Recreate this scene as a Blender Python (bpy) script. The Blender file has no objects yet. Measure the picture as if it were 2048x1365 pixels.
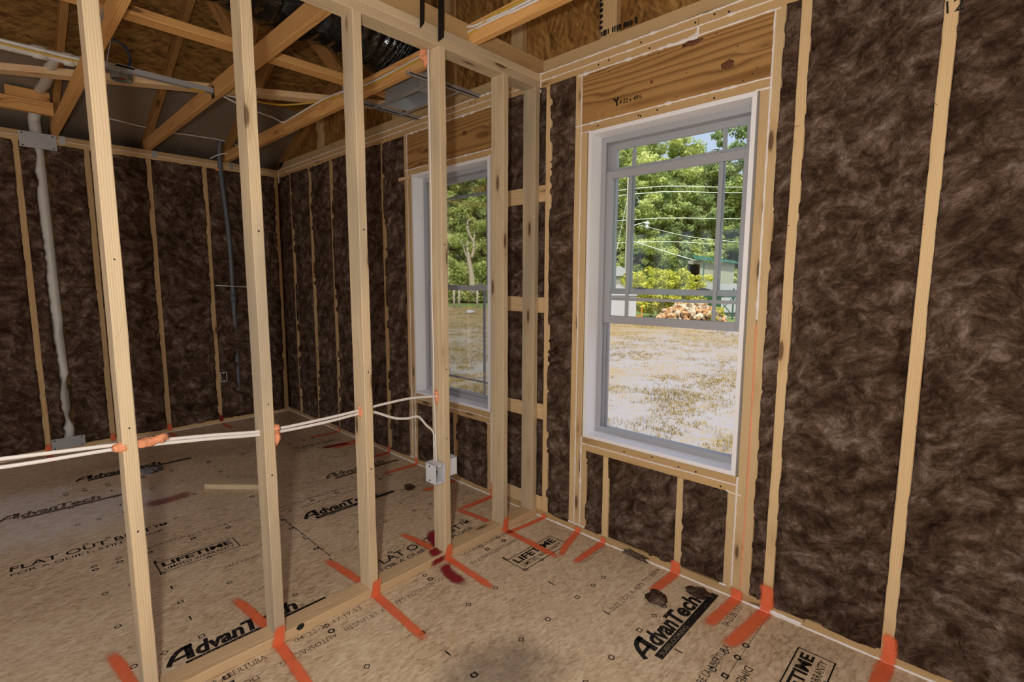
import bpy, bmesh, math, random
import numpy as np
from mathutils import Vector, Matrix

# ------------------------------------------------------------------ scene, camera, sky, lights, exposure
SC = bpy.context.scene
COL = SC.collection
random.seed(7)
F_PX, YAW, PITCH, ROLL = 1004.95, 2.3318387, -0.1186251, 0.0032959
CAM = Vector((1.84427, -2.15150, 1.37085))

fw = Vector((math.cos(PITCH)*math.cos(YAW), math.cos(PITCH)*math.sin(YAW), math.sin(PITCH)))
rt = Vector((math.sin(YAW), -math.cos(YAW), 0.0))
up = rt.cross(fw)
cr, sr = math.cos(ROLL), math.sin(ROLL)
r2, u2 = cr*rt + sr*up, -sr*rt + cr*up
cd = bpy.data.cameras.new('camera')
cam = bpy.data.objects.new('camera', cd)
COL.objects.link(cam)
M = Matrix((r2, u2, -fw)).transposed().to_4x4()
M.translation = CAM
cam.matrix_world = M
cd.sensor_fit = 'HORIZONTAL'
cd.sensor_width = 36.0
cd.lens = F_PX/2048*36.0
cd.clip_start = 0.02
cd.clip_end = 500
SC.camera = cam

w = bpy.data.worlds.new('World')
SC.world = w
w.use_nodes = True
nt = w.node_tree
bg = nt.nodes['Background']
sky = nt.nodes.new('ShaderNodeTexSky')
sky.sky_type = 'NISHITA'
sky.sun_disc = False
sky.sun_elevation = math.radians(52)
sky.sun_rotation = math.radians(120)
sky.air_density = 1.0
sky.dust_density = 5.0
sky.ozone_density = 1.0
haze = nt.nodes.new('ShaderNodeMixRGB')          # thin summer haze whitens the blue
haze.inputs[0].default_value = 0.55
haze.inputs[2].default_value = (2.15, 2.28, 2.75, 1)
nt.links.new(sky.outputs[0], haze.inputs[1])
nt.links.new(haze.outputs[0], bg.inputs[0])
bg.inputs[1].default_value = 0.30

def light(name, kind, loc, energy, color=(1, 1, 1), rot=None, **kw):
    d = bpy.data.lights.new(name, kind)
    d.energy = energy
    d.color = color
    for k, v in kw.items():
        setattr(d, k, v)
    o = bpy.data.objects.new(name, d)
    o.location = loc
    if rot is not None:
        o.rotation_euler = rot
    COL.objects.link(o)
    return o

sun_dir = Vector((0.42, -0.62, 1.05)).normalized()      # towards the sun: behind the house, to the right
s = light('sun', 'SUN', (0, 0, 20), 3.4, (1.0, 0.95, 0.86), angle=0.009)
s.rotation_euler = sun_dir.to_track_quat('Z', 'Y').to_euler()
# the photographer's flash, held a little above and left of the lens
light('flash', 'POINT', CAM - r2*0.15 + u2*0.07, 96, (1.0, 0.965, 0.905), shadow_soft_size=0.035)
# added unseen fill: soft daylight-coloured lamp behind the photographer to brighten the room
a = light('fill_light', 'AREA', (2.6, -3.6, 2.25), 11, (0.94, 0.97, 1.0), shape='RECTANGLE', size=2.2, size_y=1.4)
a.rotation_euler = (Vector((2.6, -3.6, 2.25)) - Vector((-0.4, -0.4, 0.9))).to_track_quat('Z', 'Y').to_euler()

SC.view_settings.view_transform = 'Standard'
SC.view_settings.look = 'None'
SC.view_settings.gamma = 1.0
SC.view_settings.use_curve_mapping = False
SC.view_settings.exposure = 0.0
SC.cycles.max_bounces = 6
SC.cycles.diffuse_bounces = 3
SC.cycles.transparent_max_bounces = 16

# ------------------------------------------------------------------ numpy noise
def _hash(ix, iy, seed):
    n = (ix.astype(np.int64)*374761393 + iy.astype(np.int64)*668265263 + seed*974711) & 0x7fffffff
    n = ((n ^ (n >> 13))*1274126177) & 0x7fffffff
    return ((n ^ (n >> 16)) & 0xffff)/65535.0

def vnoise(x, y, seed=0):
    x = np.asarray(x, float); y = np.asarray(y, float)
    x, y = np.broadcast_arrays(x, y)
    ix, iy = np.floor(x), np.floor(y)
    fx, fy = x-ix, y-iy
    fx = fx*fx*(3-2*fx); fy = fy*fy*(3-2*fy)
    a = _hash(ix, iy, seed); b = _hash(ix+1, iy, seed); c = _hash(ix, iy+1, seed); d = _hash(ix+1, iy+1, seed)
    return (a*(1-fx)+b*fx)*(1-fy)+(c*(1-fx)+d*fx)*fy

def fbm(x, y, seed=0, octaves=4):
    v, amp, tot = 0, 1.0, 0
    for i in range(octaves):
        v = v + amp*vnoise(np.asarray(x)*2**i, np.asarray(y)*2**i, seed+i*17)
        tot += amp
        amp *= 0.5
    return v/tot

# ------------------------------------------------------------------ material helpers
def C(r, g, b):
    f = lambda v: (v/255/12.92) if v/255 <= 0.04045 else ((v/255+0.055)/1.055)**2.4
    return (f(r), f(g), f(b), 1.0)

class NB:
    def __init__(self, name):
        self.m = bpy.data.materials.new(name)
        self.m.use_nodes = True
        self.nt = self.m.node_tree
        self.nt.nodes.clear()
    def n(self, t, ins=None, **props):
        nd = self.nt.nodes.new('ShaderNode'+t)
        for k, v in props.items():
            setattr(nd, k, v)
        for k, v in (ins or {}).items():
            self.set(nd.inputs[k], v)
        return nd
    def set(self, sock, v):
        if isinstance(v, bpy.types.NodeSocket):
            self.nt.links.new(v, sock)
        else:
            sock.default_value = v
    def math(self, op, a, b=0.0, clamp=False):
        return self.n('Math', {0: a, 1: b}, operation=op, use_clamp=clamp).outputs[0]
    def vec(self, op, a, b):
        return self.n('VectorMath', {0: a, 1: b}, operation=op).outputs[0]
    def noise(self, v, scale=5, detail=3, rough=0.5, dist=0.0):
        return self.n('TexNoise', {'Vector': v, 'Scale': scale, 'Detail': detail, 'Roughness': rough, 'Distortion': dist}).outputs[0]
    def voro(self, v, scale=5, feature='F1', rnd=1.0):
        return self.n('TexVoronoi', {'Vector': v, 'Scale': scale, 'Randomness': rnd}, feature=feature)
    def ramp(self, fac, stops, interp='LINEAR'):
        nd = self.n('ValToRGB', {0: fac})
        cr_ = nd.color_ramp
        cr_.interpolation = interp
        while len(cr_.elements) < len(stops):
            cr_.elements.new(0.5)
        for e, (p, col) in zip(cr_.elements, stops):
            e.position = p
            e.color = col if len(col) == 4 else (*col, 1)
        return nd.outputs[0]
    def step(self, v, lo, hi):
        return self.n('MapRange', {0: v, 1: lo, 2: hi, 3: 0.0, 4: 1.0}, interpolation_type='SMOOTHSTEP').outputs[0]
    def mix(self, fac, a, b, blend='MIX'):
        return self.n('MixRGB', {0: fac, 1: a, 2: b}, blend_type=blend).outputs[0]
    def bump(self, h, strength=0.3, dist=0.01):
        return self.n('Bump', {'Height': h, 'Strength': strength, 'Distance': dist}).outputs[0]
    def pos(self):
        return self.n('NewGeometry').outputs['Position']
    def attr(self, name):
        return self.n('Attribute', attribute_name=name)
    def rand(self):
        return self.n('ObjectInfo').outputs['Random']
    def bsdf(self, color, rough=0.6, normal=None, metal=0.0, spec=0.5, alpha=None, **kw):
        ins = {'Base Color': color, 'Roughness': rough, 'Metallic': metal, 'Specular IOR Level': spec}
        if normal is not None: ins['Normal'] = normal
        if alpha is not None: ins['Alpha'] = alpha
        ins.update(kw)
        return self.n('BsdfPrincipled', ins).outputs[0]
    def done(self, sh):
        o = self.n('OutputMaterial')
        self.nt.links.new(sh, o.inputs[0])
        return self.m

MATS = {}
def wood(name, light_c, dark_c, ring=150, contrast=0.55, grey=None, rough=0.72, knot=0.15):
    b = NB(name)
    wc = b.attr('wc').outputs['Vector']
    warp = b.noise(b.vec('MULTIPLY', wc, (0.9, 7, 7)), 1.0, 2)
    kv = b.vec('MULTIPLY', wc, (2.8, 11, 11))
    kd = b.voro(kv, 1.0).outputs['Distance']
    near = b.math('SUBTRACT', 1.0, b.step(kd, 0.0, 0.42))
    sep = b.n('SeparateXYZ', {0: wc})
    w0 = b.math('MULTIPLY', b.math('SUBTRACT', warp, 0.5), 0.055)
    yy = b.math('ADD', sep.outputs[1], w0)
    zz = b.math('ADD', sep.outputs[2], b.math('MULTIPLY', w0, 0.7))
    rr = b.math('SQRT', b.math('ADD', b.math('MULTIPLY', yy, yy), b.math('MULTIPLY', zz, zz)))
    rr = b.math('ADD', rr, b.math('MULTIPLY', near, 0.012))
    ph = b.math('FRACT', b.math('MULTIPLY', rr, ring))
    rg = b.ramp(ph, [(0.0, (0.25,)*3), (0.12, (0,)*3), (0.5, (0.12,)*3), (0.86, (1,)*3), (1.0, (0.35,)*3)])
    fine = b.noise(b.vec('MULTIPLY', wc, (6, 260, 260)), 1.0, 2)
    blot = b.noise(b.vec('MULTIPLY', wc, (1.6, 12, 12)), 1.0, 3)
    f = b.math('ADD', b.math('MULTIPLY', rg, contrast), b.math('MULTIPLY', b.math('SUBTRACT', fine, 0.5), 0.45))
    f = b.math('ADD', f, b.math('MULTIPLY', b.math('SUBTRACT', blot, 0.5), 0.5), True)
    col = b.mix(f, light_c, dark_c)
    if grey is not None:
        gm = b.step(b.noise(b.vec('MULTIPLY', wc, (1.1, 5, 5)), 1.0, 3), 0.42, 0.68)
        col = b.mix(b.math('MULTIPLY', gm, 0.55), col, grey)
    kmask = b.math('SUBTRACT', 1.0, b.step(kd, knot*0.55, knot))
    kring = b.math('SUBTRACT', 1.0, b.step(kd, knot, knot*2.2))
    col = b.mix(b.math('MULTIPLY', kring, 0.35), col, dark_c)
    col = b.mix(b.math('MULTIPLY', kmask, 0.8), col, C(74, 42, 22))
    tone = b.n('HueSaturation', {'Hue': 0.5, 'Saturation': 1.0, 'Color': col,
               'Value': b.n('MapRange', {0: b.rand(), 1: 0.0, 2: 1.0, 3: 0.88, 4: 1.10}).outputs[0]}).outputs[0]
    nrm = b.bump(b.math('ADD', fine, b.math('MULTIPLY', rg, 0.5)), 0.25, 0.002)
    MATS[name] = b.done(b.bsdf(tone, rough, nrm, spec=0.25))

wood('stud_partition', C(214, 193, 158), C(174, 144, 106), 150, 0.42, C(160, 150, 134))
wood('stud_pine', C(216, 187, 142), C(180, 140, 92), 170, 0.34)
wood('stud_far', C(206, 176, 130), C(168, 128, 82), 170, 0.4)
wood('plate_pine', C(202, 170, 122), C(162, 120, 72), 190, 0.45)
wood('sole_plate', C(224, 194, 152), C(186, 140, 92), 140, 0.5)
wood('header_pine', C(178, 136, 82), C(112, 74, 36), 62, 0.75, knot=0.12)
wood('truss_pine', C(222, 172, 108), C(168, 110, 56), 120, 0.55)
wood('truss_dark', C(176, 132, 78), C(116, 78, 40), 120, 0.6)

def osb(name, stops, axis, stretch, contrast=1.0, rough=0.7, spec=0.3):
    """strand board: three layers of long flakes lying at small angles to each other"""
    b = NB(name)
    p = b.pos()
    layers = []
    for i, ang in enumerate((0.18, -0.42, 0.75)):
        rot = b.n('VectorRotate', {'Vector': p, 'Center': (i*3.1, i*1.7, i*0.9), 'Angle': ang}, rotation_type=axis).outputs[0]
        layers.append(b.voro(b.vec('MULTIPLY', rot, stretch), 1.0+0.25*i).outputs['Color'])
    s0 = [b.n('SeparateXYZ', {0: l}).outputs[i] for i, l in enumerate(layers)]
    t = b.math('MAXIMUM', s0[0], b.math('MULTIPLY', s0[1], 0.95))
    t = b.math('ADD', b.math('MULTIPLY', t, 0.65), b.math('MULTIPLY', s0[2], 0.35))
    fine = b.noise(b.vec('MULTIPLY', p, stretch), 3.0, 4, 0.6)
    big = b.noise(p, 2.2, 3)
    f = b.math('ADD', b.math('MULTIPLY', b.math('SUBTRACT', t, 0.55), contrast), b.math('ADD', b.math('MULTIPLY', fine, 0.32), b.math('ADD', 0.08, b.math('MULTIPLY', big, 0.25))), True)
    col = b.ramp(f, stops)
    MATS[name] = b.done(b.bsdf(col, rough, b.bump(b.math('ADD', t, b.math('MULTIPLY', fine, 0.3)), 0.2, 0.002), spec=spec))

osb('osb_sheathing', [(0.0, C(84, 56, 26)), (0.4, C(146, 104, 52)), (0.75, C(188, 146, 84)), (1.0, C(226, 194, 138))], 'Y_AXIS', (44, 20, 9), contrast=0.72)
osb('osb_roof', [(0.0, C(78, 54, 26)), (0.4, C(136, 100, 52)), (0.75, C(172, 134, 78)), (1.0, C(210, 178, 120))], 'Z_AXIS', (40, 9, 14), contrast=0.75)

def mk_floor():
    b = NB('subfloor_osb')
    p = b.pos()
    v1 = b.voro(b.vec('MULTIPLY', p, (110, 34, 10)), 1.0).outputs['Color']
    rot = b.n('VectorRotate', {'Vector': p, 'Center': (0, 0, 0), 'Angle': 0.45}, rotation_type='Z_AXIS').outputs[0]
    v2 = b.voro(b.vec('MULTIPLY', rot, (150, 52, 10)), 1.0).outputs['Color']
    rot3 = b.n('VectorRotate', {'Vector': p, 'Center': (0, 0, 0), 'Angle': -0.7}, rotation_type='Z_AXIS').outputs[0]
    v3 = b.voro(b.vec('MULTIPLY', rot3, (60, 22, 10)), 1.0).outputs['Color']
    a1 = b.n('SeparateXYZ', {0: v1}).outputs[0]
    a2 = b.n('SeparateXYZ', {0: v2}).outputs[1]
    a3 = b.n('SeparateXYZ', {0: v3}).outputs[2]
    streak = b.noise(b.vec('MULTIPLY', p, (120, 14, 1)), 1.0, 5, 0.65)
    fine = b.noise(p, 260, 3, 0.65)
    big = b.noise(p, 1.7, 4)
    f = b.math('ADD', b.math('MULTIPLY', a1, 0.15), b.math('MULTIPLY', a2, 0.14))
    f = b.math('ADD', f, b.math('MULTIPLY', a3, 0.09))
    f = b.math('ADD', f, b.math('MULTIPLY', streak, 0.34))
    f = b.math('ADD', f, b.math('MULTIPLY', fine, 0.26))
    f = b.math('ADD', f, b.math('MULTIPLY', b.math('SUBTRACT', big, 0.5), 0.4))
    col = b.ramp(f, [(0.20, C(138, 112, 86)), (0.42, C(200, 174, 142)), (0.58, C(222, 199, 168)), (0.85, C(240, 224, 198))])
    # pale drywall/saw dust left of the partition, a dark grey patch near the photographer
    def blob(c, r, seed_scale=2.0):
        d = b.n('VectorMath', {0: b.vec('MULTIPLY', b.vec('SUBTRACT', p, (c[0], c[1], 0)), (1/r[0], 1/r[1], 0))}, operation='LENGTH').outputs['Value']
        d = b.math('ADD', d, b.math('MULTIPLY', b.math('SUBTRACT', b.noise(p, 3.5*seed_scale, 5, 0.65), 0.5), 1.3))
        return b.math('SUBTRACT', 1.0, b.step(d, 0.35, 1.05))
    dust = b.math('MULTIPLY', b.math('MAXIMUM', blob((-1.95, -1.9), (0.42, 0.62)), blob((-2.3, -2.2), (0.4, 0.5))), 0.85)
    dust = b.math('MULTIPLY', dust, b.step(b.math('ADD', streak, b.math('MULTIPLY', fine, 0.6)), 0.55, 0.95))
    col = b.mix(dust, col, C(232, 228, 224))
    grey_patch = b.math('MULTIPLY', blob((0.72, -1.08), (0.24, 0.34), 1.5), 0.55)
    col = b.mix(grey_patch, col, C(84, 78, 74))
    spots = b.voro(b.vec('MULTIPLY', p, (9, 9, 1)), 1.0)
    sp = b.math('MULTIPLY', b.math('SUBTRACT', 1.0, b.step(spots.outputs['Distance'], 0.02, 0.06)), b.step(b.noise(p, 2.6, 2), 0.5, 0.6))
    col = b.mix(b.math('MULTIPLY', sp, 0.6), col, C(70, 52, 38))
    dark = b.math('MULTIPLY', b.step(b.noise(b.vec('MULTIPLY', p, (26, 5, 1)), 1.0, 4, 0.65), 0.64, 0.78), 0.5)
    col = b.mix(dark, col, C(92, 64, 40))
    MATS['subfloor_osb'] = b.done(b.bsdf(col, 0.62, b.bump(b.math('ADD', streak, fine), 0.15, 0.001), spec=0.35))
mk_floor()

def mk_wool():
    b = NB('brown_glass_wool')
    p = b.pos()
    warp = b.n('TexNoise', {'Vector': p, 'Scale': 2.6, 'Detail': 2.0, 'Roughness': 0.5}).outputs['Color']
    wv = b.vec('ADD', p, b.vec('MULTIPLY', b.vec('SUBTRACT', warp, (0.5, 0.5, 0.5)), (0.20, 0.20, 0.20)))
    wv = b.n('VectorRotate', {'Vector': wv, 'Center': (0, 0, 0), 'Rotation': (0.5, 0.45, 0.5)}, rotation_type='EULER_XYZ').outputs[0]
    st = b.vec('MULTIPLY', wv, (1.0, 1.0, 1.45))
    n1 = b.noise(st, 13, 8, 0.66, 0.5)
    n2 = b.noise(st, 55, 5, 0.68, 0.9)
    n3 = b.noise(p, 4.5, 3, 0.5)
    f = b.math('ADD', b.math('MULTIPLY', n1, 0.62), b.math('ADD', b.math('MULTIPLY', n2, 0.26), b.math('MULTIPLY', n3, 0.14)))
    col = b.ramp(f, [(0.33, C(32, 22, 16)), (0.44, C(68, 50, 38)), (0.52, C(98, 78, 64)), (0.60, C(134, 114, 101)), (0.70, C(180, 166, 157))])
    fib = b.noise(b.vec('MULTIPLY', wv, (1, 1, 3.0)), 120, 3, 0.7, 0.8)
    h = b.math('ADD', b.math('MULTIPLY', n1, 1.3), b.math('ADD', b.math('MULTIPLY', n2, 0.7), b.math('MULTIPLY', fib, 0.2)))
    MATS['wool'] = b.done(b.bsdf(col, 0.95, b.bump(h, 0.8, 0.020), spec=0.08))
mk_wool()

def plain(name, col, rough=0.5, metal=0.0, spec=0.5, noise=0.0, nscale=30, bump=0.0, **kw):
    b = NB(name)
    c = col
    nrm = None
    if noise or bump:
        n = b.noise(b.pos(), nscale, 4)
        if noise:
            c = b.mix(b.math('MULTIPLY', n, noise), col, tuple(v*0.35 for v in col[:3])+(1,))
        if bump:
            nrm = b.bump(n, bump, 0.01)
    MATS[name] = b.done(b.bsdf(c, rough, nrm, metal, spec, **kw))

plain('vinyl_white', C(166, 167, 173), 0.35)
plain('return_white', C(242, 242, 245), 0.4)
plain('caulk', C(238, 232, 228), 0.6, bump=0.3, nscale=120)
plain('foam_orange', C(246, 166, 122), 0.8, noise=0.3, nscale=60, bump=0.8)
plain('cable_white', C(226, 222, 218), 0.45)
plain('cable_yellow', C(206, 168, 62), 0.45)
plain('pvc_white', C(214, 212, 208), 0.4, noise=0.15)
plain('conduit_grey', C(96, 102, 110), 0.45)
plain('steel', C(186, 188, 192), 0.5, 0.5, noise=0.35, nscale=18)
plain('galvanised', C(200, 204, 208), 0.42, 0.55, noise=0.4, nscale=14, bump=0.15)
plain('box_white', C(216, 218, 222), 0.4)
plain('grey_plastic', C(128, 128, 120), 0.5, noise=0.2)
plain('red_plastic', C(170, 60, 50), 0.5)
plain('sticker_yellow', C(214, 176, 40), 0.5)
plain('blue_cable', C(52, 66, 90), 0.4)
plain('strap_black', C(14, 14, 15), 0.55)
plain('dark_slot', C(18, 16, 14), 0.8)
plain('concrete_panel', C(138, 122, 106), 0.85, noise=0.35, nscale=9)
plain('gap_dark', C(26, 20, 15), 0.9)
plain('metal_dark', C(40, 42, 44), 0.5, 0.6)
plain('crease', C(120, 118, 120), 0.6)

def mk_duct():
    b = NB('duct_black_plastic')
    p = b.pos()
    n = b.noise(p, 11, 3, 0.5, 1.2)
    n2 = b.noise(p, 60, 3, 0.6, 1.0)
    MATS['duct'] = b.done(b.bsdf(C(9, 10, 9), 0.12, b.bump(b.math('ADD', n, b.math('MULTIPLY', n2, 0.08)), 0.55, 0.03), spec=0.6))
mk_duct()

def ink(name, col, wear=0.45, scale=70):
    b = NB(name)
    n = b.noise(b.pos(), scale, 4, 0.65)
    a = b.math('SUBTRACT', 1.0, b.math('MULTIPLY', b.step(n, wear, wear+0.12), 0.55))
    MATS[name] = b.done(b.bsdf(col, 0.6, alpha=a, spec=0.3))
ink('ink_black', C(26, 24, 24), 0.56)
ink('ink_faded', C(66, 54, 44), 0.42, 90)
ink('ink_tan', C(150, 130, 104), 0.55)
ink('marker_black', C(20, 18, 18), 0.7)

def spray(name, col, strength=0.84):
    b = NB(name)
    e = b.attr('edge').outputs['Fac']
    n = b.noise(b.pos(), 130, 4, 0.7)
    n2 = b.noise(b.pos(), 26, 3)
    a = b.math('ADD', e, b.math('MULTIPLY', b.math('SUBTRACT', n, 0.5), 0.9))
    a = b.math('MULTIPLY', b.step(a, 0.15, 0.95), strength)
    c = b.mix(n2, tuple(v*1.12 for v in col[:3])+(1,), tuple(v*0.78 for v in col[:3])+(1,))
    MATS[name] = b.done(b.bsdf(c, 0.65, alpha=a, spec=0.25))
spray('paint_orange', C(252, 122, 78))
spray('paint_magenta', C(146, 16, 36))
spray('stain_magenta', C(150, 40, 54), 0.5)

def mk_glass():
    b = NB('window_glass')
    tr = b.n('BsdfTransparent', {0: (0.982, 0.992, 0.987, 1)}).outputs[0]
    gl = b.n('BsdfGlossy', {'Color': (1, 1, 1, 1), 'Roughness': 0.02}).outputs[0]
    fr = b.n('Fresnel', {'IOR': 1.45}).outputs[0]
    MATS['glass'] = b.done(b.n('MixShader', {0: b.math('MULTIPLY', fr, 0.4), 1: tr, 2: gl}).outputs[0])
mk_glass()

# ------------------------------------------------------------------ object helpers
def link(o, parent=None, kind=None, label=None, cat=None, group=None):
    COL.objects.link(o)
    if parent is not None: o.parent = parent
    if kind: o['kind'] = kind
    if label: o['label'] = label
    if cat: o['category'] = cat
    if group: o['group'] = group
    return o

def empty(name, loc=(0, 0, 0), **kw):
    o = bpy.data.objects.new(name, None)
    o.empty_display_size = 0.1
    o.location = loc
    return link(o, **kw)

def reparent(o, parent):
    o.parent = parent
    o.matrix_parent_inverse = Matrix.Translation(-Vector(parent.location)) if parent.type == 'EMPTY' else Matrix()
    return o

def mesh_obj(name, V, F, mat, parent=None, smooth=False, attrs=None, mats=None, fmat=None, **kw):
    me = bpy.data.meshes.new(name)
    me.from_pydata([tuple(v) for v in V], [], [tuple(f) for f in F])
    for mm in (mats or [mat]):
        me.materials.append(MATS[mm] if isinstance(mm, str) else mm)
    if fmat is not None:
        me.polygons.foreach_set('material_index', fmat)
    if smooth:
        me.polygons.foreach_set('use_smooth', [True]*len(me.polygons))
    for an, (typ, data) in (attrs or {}).items():
        at = me.attributes.new(an, typ, 'POINT')
        at.data.foreach_set('vector' if typ == 'FLOAT_VECTOR' else 'value', np.asarray(data, np.float32).ravel())
    me.update()
    o = bpy.data.objects.new(name, me)
    link(o, None, **kw)
    if parent is not None:
        reparent(o, parent)
    return o

WRNG = random.Random(11)
def lumber(name, A, B, u, wdt, thk, mat, parent=None, segs=1, jit=0.0, ch=0.0025, wane=0.0, cuts=None, **kw):
    """A board from A to B; u = direction of its wide side (wdt), the third side is thk."""
    A, B = Vector(A), Vector(B)
    d = (B-A); L = d.length; d = d/L
    u = Vector(u); u = (u - d*u.dot(d)).normalized()
    v = d.cross(u)
    rng = WRNG
    ox, oy, oz = rng.uniform(0, 50), rng.uniform(-0.10, 0.10), rng.choice([-1, 1])*rng.uniform(0.02, 0.16)
    hw, ht = wdt/2, thk/2
    ring = [(hw-ch, -ht), (hw, -ht+ch), (hw, ht-ch), (hw-ch, ht), (-hw+ch, ht), (-hw, ht-ch), (-hw, -ht+ch), (-hw+ch, -ht)]
    V, F, W = [], [], []
    for i in range(segs+1):
        t = i/segs
        P = A + d*(L*t)
        bow = Vector((0, 0, 0))
        j1 = rng.uniform(-jit, jit); j2 = rng.uniform(-jit, jit)
        for k, (a, b) in enumerate(ring):
            aa, bb = a, b
            if wane and 0 < i < segs and k in (2, 3):
                q = rng.random()*wane
                aa -= q; bb -= q*0.5
            V.append(P + u*(aa+j1) + v*(bb+j2))
            W.append((L*t+ox, aa+oy, bb+oz))
    for i in range(segs):
        for k in range(8):
            k2 = (k+1) % 8
            F.append((i*8+k, i*8+k2, (i+1)*8+k2, (i+1)*8+k))
    F.append(tuple(range(7, -1, -1)))
    F.append(tuple(segs*8+k for k in range(8)))
    return mesh_obj(name, V, F, mat, parent, attrs={'wc': ('FLOAT_VECTOR', W)}, **kw)

def vstud(name, x0, x1, y0, y1, z0, z1, mat, parent, **k):
    """upright board filling the box"""
    wx, wy = x1-x0, y1-y0
    if wy >= wx:
        return lumber(name, ((x0+x1)/2, (y0+y1)/2, z0), ((x0+x1)/2, (y0+y1)/2, z1), (0, 1, 0), wy, wx, mat, parent, **k)
    return lumber(name, ((x0+x1)/2, (y0+y1)/2, z0), ((x0+x1)/2, (y0+y1)/2, z1), (1, 0, 0), wx, wy, mat, parent, **k)

def bx(V, F, p0, p1):
    n = len(V)
    (x0, y0, z0), (x1, y1, z1) = p0, p1
    x0, x1 = min(x0, x1), max(x0, x1); y0, y1 = min(y0, y1), max(y0, y1); z0, z1 = min(z0, z1), max(z0, z1)
    V += [(x0, y0, z0), (x1, y0, z0), (x1, y1, z0), (x0, y1, z0), (x0, y0, z1), (x1, y0, z1), (x1, y1, z1), (x0, y1, z1)]
    F += [(n, n+3, n+2, n+1), (n+4, n+5, n+6, n+7), (n, n+1, n+5, n+4), (n+1, n+2, n+6, n+5), (n+2, n+3, n+7, n+6), (n+3, n, n+4, n+7)]

def boxes(name, lst, mat, parent=None, bevel=0.0, **kw):
    V, F = [], []
    for p0, p1 in lst:
        bx(V, F, p0, p1)
    o = mesh_obj(name, V, F, mat, parent, **kw)
    if bevel:
        m = o.modifiers.new('bevel', 'BEVEL')
        m.width = bevel; m.segments = 2; m.limit_method = 'ANGLE'
    return o

def smooth_path(pts, n=8):
    P = [Vector(p) for p in pts]
    if len(P) < 3:
        return [P[0].lerp(P[-1], i/n) for i in range(n+1)]
    out = []
    Q = [P[0]*2-P[1]] + P + [P[-1]*2-P[-2]]
    for i in range(1, len(Q)-2):
        p0, p1, p2, p3 = Q[i-1], Q[i], Q[i+1], Q[i+2]
        for k in range(n):
            t = k/n
            out.append(0.5*((2*p1) + (p2-p0)*t + (2*p0-5*p1+4*p2-p3)*t*t + (3*p1-p0-3*p2+p3)*t*t*t))
    out.append(P[-1])
    return out

def tube(name, pts, r, mat, parent=None, r2=None, upv=(0, 0, 1), sides=8, n=8, rfun=None, raw=False, **kw):
    P = [Vector(p) for p in pts] if raw else smooth_path(pts, n)
    V, F = [], []
    upv = Vector(upv)
    for i, p in enumerate(P):
        t = (P[min(i+1, len(P)-1)]-P[max(i-1, 0)]).normalized()
        a = upv - t*upv.dot(t)
        if a.length < 1e-3:
            a = Vector((1, 0.3, 0)); a = a - t*a.dot(t)
        a.normalize()
        b = t.cross(a)
        for k in range(sides):
            th = 2*math.pi*k/sides
            q = rfun(i/(len(P)-1), th) if rfun else 1.0
            V.append(p + a*(math.cos(th)*r*q) + b*(math.sin(th)*(r2 or r)*q))
    for i in range(len(P)-1):
        for k in range(sides):
            k2 = (k+1) % sides
            F.append((i*sides+k, i*sides+k2, (i+1)*sides+k2, (i+1)*sides+k))
    F.append(tuple(range(sides-1, -1, -1)))
    F.append(tuple((len(P)-1)*sides+k for k in range(sides)))
    return mesh_obj(name, V, F, mat, parent, smooth=True, **kw)

def lump(name, loc, size, mat, parent=None, seed=0, sub=3, rough=0.35, **kw):
    bm = bmesh.new()
    bmesh.ops.create_icosphere(bm, subdivisions=sub, radius=1.0)
    from mathutils import noise as mn
    for v in bm.verts:
        q = v.co*1.7 + Vector((seed*3.7, seed*1.3, 0))
        f = 1 + rough*(mn.noise(q)+0.6*mn.noise(q*2.3)+0.4*mn.noise(q*5))
        v.co = Vector((v.co.x*size[0], v.co.y*size[1], v.co.z*size[2]))*f + Vector(loc)
    me = bpy.data.meshes.new(name)
    bm.to_mesh(me); bm.free()
    me.materials.append(MATS[mat])
    me.polygons.foreach_set('use_smooth', [True]*len(me.polygons))
    o = bpy.data.objects.new(name, me)
    link(o, None, **kw)
    if parent is not None: reparent(o, parent)
    return o

# ------------------------------------------------------------------ floor
S, D, H = 0.0381, 0.089, 2.469
XL = -3.4556
floor = empty('floor', kind='structure')
seams_x = [-3.6, -2.337, -1.130, 0.077, 1.284, 2.491, 3.70]
ends = [[-4.6, -2.27, 0.1], [-4.6, -1.05, 0.1], [-4.6, -2.9, 0.1], [-4.6, -1.9, 0.1], [-4.6, -2.6, 0.1], [-4.6, -1.4, 0.1]]
ends = [[-4.6, -3.49, 0.1], [-4.6, -3.1, 0.1], [-4.6, -3.49, 0.1], [-4.6, -3.1, 0.1], [-4.6, -3.49, 0.1], [-4.6, -3.1, 0.1]]
for i in range(6):
    for j in range(2):
        g = 0.0013
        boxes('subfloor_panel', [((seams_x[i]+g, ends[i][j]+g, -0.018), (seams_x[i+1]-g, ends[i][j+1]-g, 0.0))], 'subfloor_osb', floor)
boxes('floor_joist_deck', [((-3.6, -4.6, -0.30), (3.7, 0.1, -0.0185))], 'gap_dark', floor)

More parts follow.
